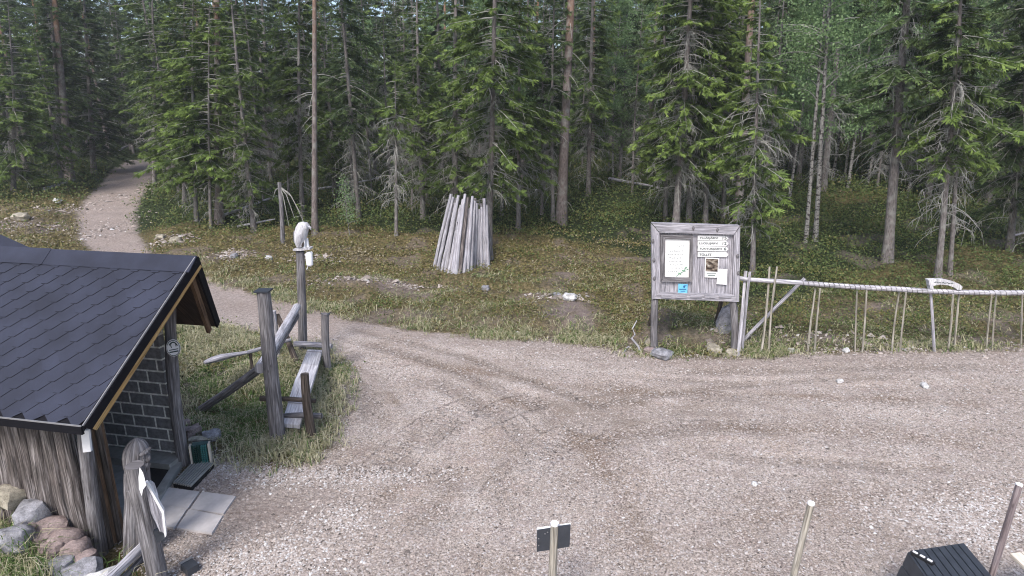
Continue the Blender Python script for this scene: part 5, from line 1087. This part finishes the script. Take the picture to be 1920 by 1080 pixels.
# sapling and young spruce near the bird post
e = empty('birch_sapling', G(656, 442), 'small leafy birch sapling in the moss behind the ramp', 'sapling'); birch(e, 2.3, .02, .35, .55, 71, (0, 0), 900, .06)
e = empty('spruce_sapling', G(570, 440), 'little bright spruce sapling beside the snag', 'sapling'); mb, c_, l_ = spruce_parts(1.5, .03, .15, .75, 81, fresh=1, ndead=0, dens=1.6); link_tree(e, mb, c_, l_, 'spruce_bark', 'needles')
e = empty('spruce_sapling', G(455, 425), 'low spreading spruce sapling by the fallen pole', 'sapling'); mb, c_, l_ = spruce_parts(1.0, .03, .1, .7, 82, fresh=1, ndead=0, dens=1.6); link_tree(e, mb, c_, l_, 'spruce_bark', 'needles')
# forest behind: variants copied out
def variant(k):
    e = empty('spruce_tree', (0, 0, 0), None, None)
    if k < 5:
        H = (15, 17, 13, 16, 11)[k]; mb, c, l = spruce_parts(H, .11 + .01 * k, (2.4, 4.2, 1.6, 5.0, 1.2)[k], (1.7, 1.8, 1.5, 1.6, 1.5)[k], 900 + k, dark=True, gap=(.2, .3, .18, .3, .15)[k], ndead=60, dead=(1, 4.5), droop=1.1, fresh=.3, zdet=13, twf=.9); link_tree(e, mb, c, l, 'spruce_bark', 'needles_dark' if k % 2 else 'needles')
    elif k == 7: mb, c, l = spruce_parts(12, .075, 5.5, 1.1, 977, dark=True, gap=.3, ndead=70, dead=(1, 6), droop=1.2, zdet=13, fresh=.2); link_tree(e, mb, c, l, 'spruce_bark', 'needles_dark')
    elif k == 5: e.name = 'pine_tree'; pine(e, 19, .15, 10, 2, 955)
    elif k == 6: e.name = 'birch_tree'; birch(e, 13, .075, 2.2, 2.0, 966, (.3, 0), 12000, .11)
    return e
VAR = [variant(k) for k in range(8)]
KL = {5: ('pine_tree', 'pine tree', 'tall bare trunked pine standing deep in the forest', 'pines deep in the forest'), 6: ('birch_tree', 'birch tree', 'light green birch standing among spruces deep in the forest', 'birches deep in the forest')}
def copy_tree(k, x, y, s, rz, first=[set()]):
    src = VAR[k]
    if k not in first[0]: first[0].add(k); r_ = src
    else:
        r_ = src.copy(); COL.objects.link(r_)
        for ch in list(src.children): c = ch.copy(); COL.objects.link(c); c.parent = r_
    z_ = tz(x, y); r_.location = (x, y, z_ - .05); r_.rotation_euler = (random.uniform(-.03, .03), random.uniform(-.03, .03), rz); r_.scale = (s * random.uniform(.9, 1.15), s * random.uniform(.9, 1.15), s)
    nm, ct, lb, gp = KL.get(k, ('spruce_tree', 'spruce tree', 'dark spruce standing deep in the forest behind the front trees', 'spruces deep in the forest'))
    pxx = 960 + FPX * x / (y * CP + 4)
    zn = ['beyond the hut roof', 'left of the forest path', 'behind the young spruce cluster', 'behind the snag and bird post', 'behind the half dead small spruce', 'behind the pole stack', 'between pole stack and notice board', 'behind the notice board', 'above the fence start', 'right of the twin birches', 'above the carved bow', 'beyond the fence end'][int(np.searchsorted([0, 190, 470, 650, 800, 960, 1200, 1420, 1540, 1680, 1830], pxx))]
    dp = 'at the forest front' if y < 31 else 'mid forest' if y < 45 else 'deep in the forest'
    ad = ('slender dark spruce', 'tall bare stemmed spruce', 'low skirted spruce', 'thin high crowned spruce', 'short bushy dark spruce', 'tall bare trunked pine', 'light green birch', 'thin bare poled spruce')[k]
    tag(r_, ad + ' ' + zn + ', ' + dp, ct, gp)
pathC = [G0(*p) for p in [(230, 540), (205, 470), (198, 420), (215, 370), (245, 325), (262, 303)]] + [(-26, 66)]
taken = [(G0(f[0], f[1])) for f in FRONT]; rs = random.Random(11); cnt = 0
SUP = [G0(1600, 400), G0(1850, 430), G0(1140, 400), G0(1580, 330)]
for tries in range(9000):
    y = 21 + 45 * rs.random() ** .9; x = rs.uniform(-1, 1) * (y * .88 + 3)
    if float(T0(x, y)) is None: continue
    if float(ysd(np.array([x]), np.array([y]))[0]) < (1.2 if y < 40 else .9): continue
    px = 960 + FPX * x / (y * CP + 3); 
    if pdist(pathC, np.array([x]), np.array([y]), False)[0] < 2.2: continue
    ymin = np.interp(px, [0, 240, 420, 700, 960, 1000, 1140, 1200, 1480, 1640, 1920], [31, 32, 25, 24, 26, 29, 29, 24.5, 26, 30, 23])
    if y < ymin: continue
    dmin = 1.55 + .019 * y
    if any((x - a) ** 2 + (y - b) ** 2 < dmin ** 2 for a, b in taken): continue
    if any((x - a) ** 2 + (y - b) ** 2 < 2.6 ** 2 for a, b in SUP): continue
    if px < 240 and y < 36: continue
    if abs(px - 128) < 22 or (y < 34 and abs(px - 590) < 14): continue
    taken.append((x, y)); q = rs.random()
    wb = .34 if 1400 < px < 1760 else .1 if px > 1050 and px < 1200 else .035
    k = 6 if q < wb else 5 if q < wb + .1 else rs.choice([0, 1, 7, 2, 3, 7, 4, 7] if y < 45 else [0, 1, 2, 3, 0])
    if k == 5 and y < 38: k = 1
    copy_tree(k, x, y, rs.uniform(.8, 1.15), rs.uniform(0, 6.28)); cnt += 1
    if cnt > 285: break
print('forest trees', cnt)
# bright birches filling the upper right, as in the clearing
for (px, py, s) in ((1480, 372, .95), (1590, 352, 1.0), (1625, 350, .95), (1700, 372, .9), (1560, 340, 1.1), (1660, 335, 1.1), (1450, 345, 1.0), (1150, 345, .8)):
    g_ = G(px, py); copy_tree(6, g_.x, g_.y, s, random.uniform(0, 6))
def far_forest():
    g = np.random.default_rng(4); Vs = []; Ts = []; n = 0
    mb, (CV, CT), _ = spruce_parts(15, .12, 1.0, 2.2, 991, dark=True, gap=.0, ndead=0, dens=.5, zdet=0, twf=.8)
    for k in range(230):
        an = R(g.uniform(-47, 47)); d = g.uniform(70, 98); x, y = d * math.sin(an), d * math.cos(an) * 1.0 + 4; s = g.uniform(1.1, 1.9); r = g.uniform(0, 6.28); c, sn = math.cos(r), math.sin(r)
        V = CV * np.array([s * 1.5, s * 1.5, s]); V = np.stack([V[:, 0] * c - V[:, 1] * sn + x, V[:, 0] * sn + V[:, 1] * c + y, V[:, 2] + float(T0(x, y))], 1); Vs.append(V); Ts.append(CT)
    o = npmesh('far_forest', np.concatenate(Vs), 4, 'needles_dark', np.concatenate(Ts)); tag(o, 'dark continuous spruce forest closing the view behind the separate trees', 'forest', kind='stuff')
far_forest()

# ------------------------------------------------------------------ ground cover, grass, gravel stones
def heath():
    g = np.random.default_rng(21); Vs = []; Ts = []
    # low shrubs and moss sprigs over the forest floor
    n = 42000; u = g.random(n); y = 12.3 + 36 * u ** 1.7; x = g.uniform(-1, 1, n) * (y * .9 + 1); s = ysd(x, y); nz = vnoise(x * .9, y * .9, 31); keep = (s > .12) & (y > 12.3) & (g.random(n) < .35 + .65 * sstep(.35, .65, nz)); 
    keep &= soil_at(x, y) < .3 + .3 * g.random(n); keep &= ~((s < .8) & (g.random(n) < .6)); x, y, s, nz = x[keep], y[keep], s[keep], nz[keep]; z = T(x, y, s); m = len(x); k = 15
    px = 960 + FPX * x / (y * CP + (CH - z) * SP); py = 540 + FPX * ((CH - z) * CP - y * SP) / (y * CP + (CH - z) * SP)
    mossy = np.where(px < 1215, sstep(415, 455, py), .55 * sstep(480, 620, py)); mossy = np.maximum(mossy, sstep(370, 400, py) * (px < 140)); mossy = np.clip(mossy + (nz - .5) * .9, 0, 1)
    ii = np.repeat(np.arange(m), k); q = len(ii); sz = (.012 + .0021 * y[ii]) * g.uniform(.6, 1.4, q); rad = (.11 + .007 * y[ii]) * np.array([[1]])[0]; off = g.normal(0, 1, (q, 3)) * rad[:, None]; B = np.stack([x[ii] + off[:, 0], y[ii] + off[:, 1], z[ii] + np.abs(off[:, 2]) * (1.0 - .75 * mossy[ii]) - .01], 1)
    D = g.normal(0, 1, (q, 3)); D[:, 2] = np.abs(D[:, 2]) * .8; t = .26 + g.normal(0, .11, q) + mossy[ii] * (.26 + .34 * (vnoise(x[ii] * 1.8, y[ii] * 1.8, 33) - .45) + .3 * (vnoise(x[ii] * 6, y[ii] * 6, 34) - .5)) + (g.random(q) < .07 * mossy[ii]) * .35
    V, T_ = diamonds(B, D, sz * 1.3, sz * .8, g.normal(0, 1, (q, 3)) + np.array([0, 0, 1.]), np.clip(t, 0, 1), 0); Vs.append(V); Ts.append(T_)
    o = npmesh('undergrowth', np.concatenate(Vs), 4, 'heath', np.concatenate(Ts)); tag(o, 'low blueberry shrubs and yellowish moss covering the forest floor', 'undergrowth', kind='stuff')
heath()
def blades(pos, h, w, tint, g, bend=.6, name='grass', label='', lean=None):
    n = len(pos); az = g.uniform(0, 6.28, n); d = np.stack([np.cos(az), np.sin(az), np.zeros(n)], 1)
    if lean is not None: d += lean; d /= np.linalg.norm(d, axis=1, keepdims=True) + 1e-9
    sd_ = np.stack([-d[:, 1], d[:, 0], np.zeros(n)], 1); b = bend * g.uniform(.3, 1.5, n); zz = np.zeros((n, 3)); zz[:, 2] = 1
    p0 = pos; p1 = pos + zz * (h * .6)[:, None] + d * (h * b * .35)[:, None]; p2 = pos + zz * (h * (.95 - .45 * np.minimum(b, 1.3)))[:, None] + d * (h * b)[:, None]
    V = np.stack([p0 - sd_ * w[:, None] / 2, p0 + sd_ * w[:, None] / 2, p1 + sd_ * w[:, None] * .45, p1 - sd_ * w[:, None] * .45, p1 - sd_ * w[:, None] * .45, p1 + sd_ * w[:, None] * .45, p2 + sd_ * .001, p2 - sd_ * .001], 1).reshape(-1, 3)
    o = npmesh(name, V, 4, 'grass', np.repeat(np.clip(tint, 0, 1), 8)); tag(o, label, 'grass', kind='stuff'); return o
def grasses():
    g = np.random.default_rng(33)
    ISL = np.array([G0(*p) for p in [(335, 610), (405, 612), (480, 630), (545, 648), (610, 662), (648, 695), (645, 770), (618, 842), (560, 878), (480, 876), (430, 862), (405, 845), (345, 800), (335, 700)]])
    n = 9000; x = g.uniform(ISL[:, 0].min() - .3, ISL[:, 0].max() + .3, n); y = g.uniform(ISL[:, 1].min() - .3, ISL[:, 1].max() + .3, n); d = pdist(ISL, x, y); ins = inpoly(ISL, x, y); keep = ins & ((d > .35) | (g.random(n) < .55)) | (~ins & (d < .25) & (g.random(n) < .2)); x, y = x[keep], y[keep]
    c = vnoise(x * 1.1, y * 1.1, 41); k = 9; ii = np.repeat(np.arange(len(x)), k); q = len(ii); X = x[ii] + g.normal(0, .05, q); Y = y[ii] + g.normal(0, .05, q); Z = T(X, Y); straw = sstep(.3, .6, c[ii] + .12 * (Y < 11)) 
    tint = np.where(g.random(q) < .38 + .5 * straw, g.uniform(.5, 1, q), g.uniform(.05, .42, q)); h = g.uniform(.07, .34, q) * (.35 + .9 * c[ii])
    blades(np.stack([X, Y, Z - .01], 1), h, g.uniform(.008, .016, q), tint, g, .9, label='mixed green and straw coloured grass around the log trestle')
    # dry tufts on the bank edge and along fence foot
    P = np.array([G0(*p) for p in YARD_PX[:14]]); n = 3000; i = g.integers(0, 13, n); f = g.random(n); X0 = P[i] * (1 - f[:, None]) + P[i + 1] * f[:, None]; X = X0[:, 0] + g.normal(0, .35, n); Y = X0[:, 1] + np.abs(g.normal(.15, .4, n)); cl = vnoise(X * 1.3, Y * 1.3, 44); kp = (g.random(n) < .15 + .8 * sstep(.5, .75, cl)); X, Y = X[kp], Y[kp]
    ii = np.repeat(np.arange(len(X)), 7); q = len(ii); X = X[ii] + g.normal(0, .06, q); Y = Y[ii] + g.normal(0, .05, q); Z = T(X, Y)
    blades(np.stack([X, Y, Z - .01], 1), g.uniform(.06, .26, q), g.uniform(.01, .02, q), np.where(g.random(q) < .8, g.uniform(.45, .9, q), g.uniform(.1, .4, q)), g, 1.2, label='dry pale grass tufts along the edge of the gravel')
    n = 16000; y = 12.3 + 13 * g.random(n) ** 1.3; x = g.uniform(-1, 1, n) * (y * .88 + .5); s_ = ysd(x, y); px = 960 + FPX * x / (y * CP + 1.3); py_ok = y < np.interp(px, [0, 300, 1200, 1400, 1920], [25, 21, 20.5, 17, 19]); c_ = vnoise(x * .8, y * .8, 46); kp = (s_ > .15) & py_ok & (g.random(n) < sstep(.35, .75, c_) * .9 + .1); x, y = x[kp], y[kp]; ii = np.repeat(np.arange(len(x)), 4); q = len(ii); X = x[ii] + g.normal(0, .08, q); Y = y[ii] + g.normal(0, .08, q)
    blades(np.stack([X, Y, T(X, Y) + .02], 1), g.uniform(.05, .15, q), g.uniform(.008, .018, q), np.where(g.random(q) < .7, g.uniform(.42, .9, q), g.uniform(.05, .45, q)), g, 2.4, label='dry straw and thin grass scattered over the mossy bank')
    # long blades over the boulders at the lower left
    pos = []; 
    for (px, py, Y_, m_) in ((30, 1000, 6.2, 80), (70, 1030, 6.1, 90), (20, 1050, 5.95, 120), (60, 1075, 5.8, 120), (110, 1045, 6.15, 60), (0, 980, 6.4, 60), (90, 1085, 5.8, 80), (35, 1020, 6.05, 100), (5, 1080, 5.75, 100), (205, 1070, 6.0, 30), (240, 1085, 5.8, 30)):
        c_ = AT(px, py, Y_)
        for _ in range(m_): pos.append((c_.x - .05 + random.gauss(0, .12), c_.y + random.gauss(0, .1), max(0, c_.z - .2 + random.gauss(0, .05))))
    pos = np.array(pos); q = len(pos); blades(pos, g.uniform(.12, .45, q), g.uniform(.006, .012, q), np.where(g.random(q) < .5, g.uniform(.55, 1, q), g.uniform(0, .4, q)), g, .8, label='long straw and green grass growing over the boulder heap')
grasses()
def pebbles(name, n, reg, size, tintf, label, seed, smax=.15):
    g = np.random.default_rng(seed); x, y = reg(g, n); s = ysd(x, y); kp = s < smax + .25 * g.random(len(x)); c0 = G0(470, 950); kp &= g.random(len(x)) > .9 * np.exp(-(((x - c0[0]) / 1.5) ** 2 + ((y - c0[1]) / .5) ** 2)); x, y, s = x[kp], y[kp], s[kp]
    z = T(x, y, s); q = len(x); r = size(g, q, x, y); az = g.uniform(0, 6.28, q); ca, sa = np.cos(az), np.sin(az); a = r * g.uniform(.8, 1.5, q); b = r * g.uniform(.6, 1.1, q); h = r * g.uniform(.35, .8, q)
    ux = np.stack([ca * a, sa * a, g.uniform(-.3, .3, q) * r], 1); uy = np.stack([-sa * b, ca * b, g.uniform(-.3, .3, q) * r], 1); uz = np.zeros((q, 3)); uz[:, 2] = h; C = np.stack([x, y, z + h * .25], 1)
    V = np.stack([C + ux, C + uy, C - ux, C - uy, C + uz + (ux + uy) * g.uniform(-.4, .4, (q, 1)), C - uz], 1).reshape(-1, 3); base = (np.arange(q) * 6)[:, None, None]; F = (base + np.array([[0, 1, 4], [1, 2, 4], [2, 3, 4], [3, 0, 4]])[None]).reshape(-1, 3)
    o = npmesh(name, V, 3, 'pebble', np.repeat(np.clip(tintf(g, q, x, y), 0, 1), 6), tris=F); tag(o, label, 'gravel', kind='stuff')
def reg_yard(g, n): y = 4.2 + 10.5 * g.random(n) ** 1.15; return g.uniform(-1, 1, n) * (y * .88 + .6), y
pebbles('gravel', 130000, reg_yard, lambda g, q, x, y: g.uniform(.006, .015, q) * (1 + .05 * y) * (1 + .6 * (g.random(q) < .02)), lambda g, q, x, y: .43 + g.normal(0, .2, q), 'pinkish loose gravel scattered over the yard', 61)
def reg_patch(g, n):
    C = [(G0(700, 900), .9, .25), (G0(540, 895), 1.0, .22), (G0(560, 1040), .75, .45), (G0(450, 1060), .6, .25), (G0(640, 970), .5, .3), (G0(1750, 960), 1.1, .35), (G0(1880, 950), .8, .4), (G0(1830, 1000), .6, .3), (G0(430, 880), .4, .12)]
    i = g.integers(0, len(C), n); c = np.array([q[0] for q in C])[i]; sx = np.array([q[1] for q in C])[i]; sy = np.array([q[2] for q in C])[i]; return c[:, 0] + g.normal(0, 1, n) * sx * .6, c[:, 1] + g.normal(0, 1, n) * sy * .7
pebbles('gravel', 15000, reg_patch, lambda g, q, x, y: g.uniform(.01, .024, q), lambda g, q, x, y: .55 + g.normal(0, .27, q), 'patches of coarser blue grey crushed stone', 62)
def reg_bank(g, n):
    C = [(G0(60, 430), 2.6, 1.3), (G0(110, 395), 1.5, 1.2), (G0(205, 430), 1.2, 2.5), (G0(220, 370), 1.0, 3.0), (G0(330, 455), .8, .9), (G0(700, 545), 2.0, .3), (G0(1060, 575), .8, .3), (G0(440, 486), .6, .3), (G0(590, 500), .8, .4), (G0(1600, 645), 3.5, .5)]
    i = g.integers(0, len(C), n); c = np.array([q[0] for q in C])[i]; sx = np.array([q[1] for q in C])[i]; sy = np.array([q[2] for q in C])[i]; return c[:, 0] + g.normal(0, 1, n) * sx * .6, c[:, 1] + g.normal(0, 1, n) * sy * .6
pebbles('rubble', 2600, reg_bank, lambda g, q, x, y: g.uniform(.02, .06, q) * (1 + (g.random(q) < .08) * 1.5), lambda g, q, x, y: .42 + g.normal(0, .22, q), 'small pale stones scattered over the bare earth of bank and path', 63, 9)
for o_ in bpy.data.objects:
    if o_.type == 'MESH' and not o_.data.materials: o_.data.materials.append(M['grey_wood'])

# ------------------------------------------------------------------ thin morning air
def haze():
    mb = MB(); mb.box((0, 105, 19), (430, 0, 0), (0, 185, 0), (0, 0, 25)); o = mb.build('haze', 'white', None, smooth=False); o.data.materials.clear()
    m = bpy.data.materials.new('haze'); m.use_nodes = True; n = m.node_tree; n.nodes.remove(n.nodes['Principled BSDF']); v = n.nodes.new('ShaderNodeVolumePrincipled'); v.inputs['Color'].default_value = (.93, .96, 1, 1); v.inputs['Density'].default_value = .0008; v.inputs['Anisotropy'].default_value = .2
    n.links.new(v.outputs[0], n.nodes['Material Output'].inputs['Volume']); o.data.materials.append(m); tag(o, kind='stuff')
haze()
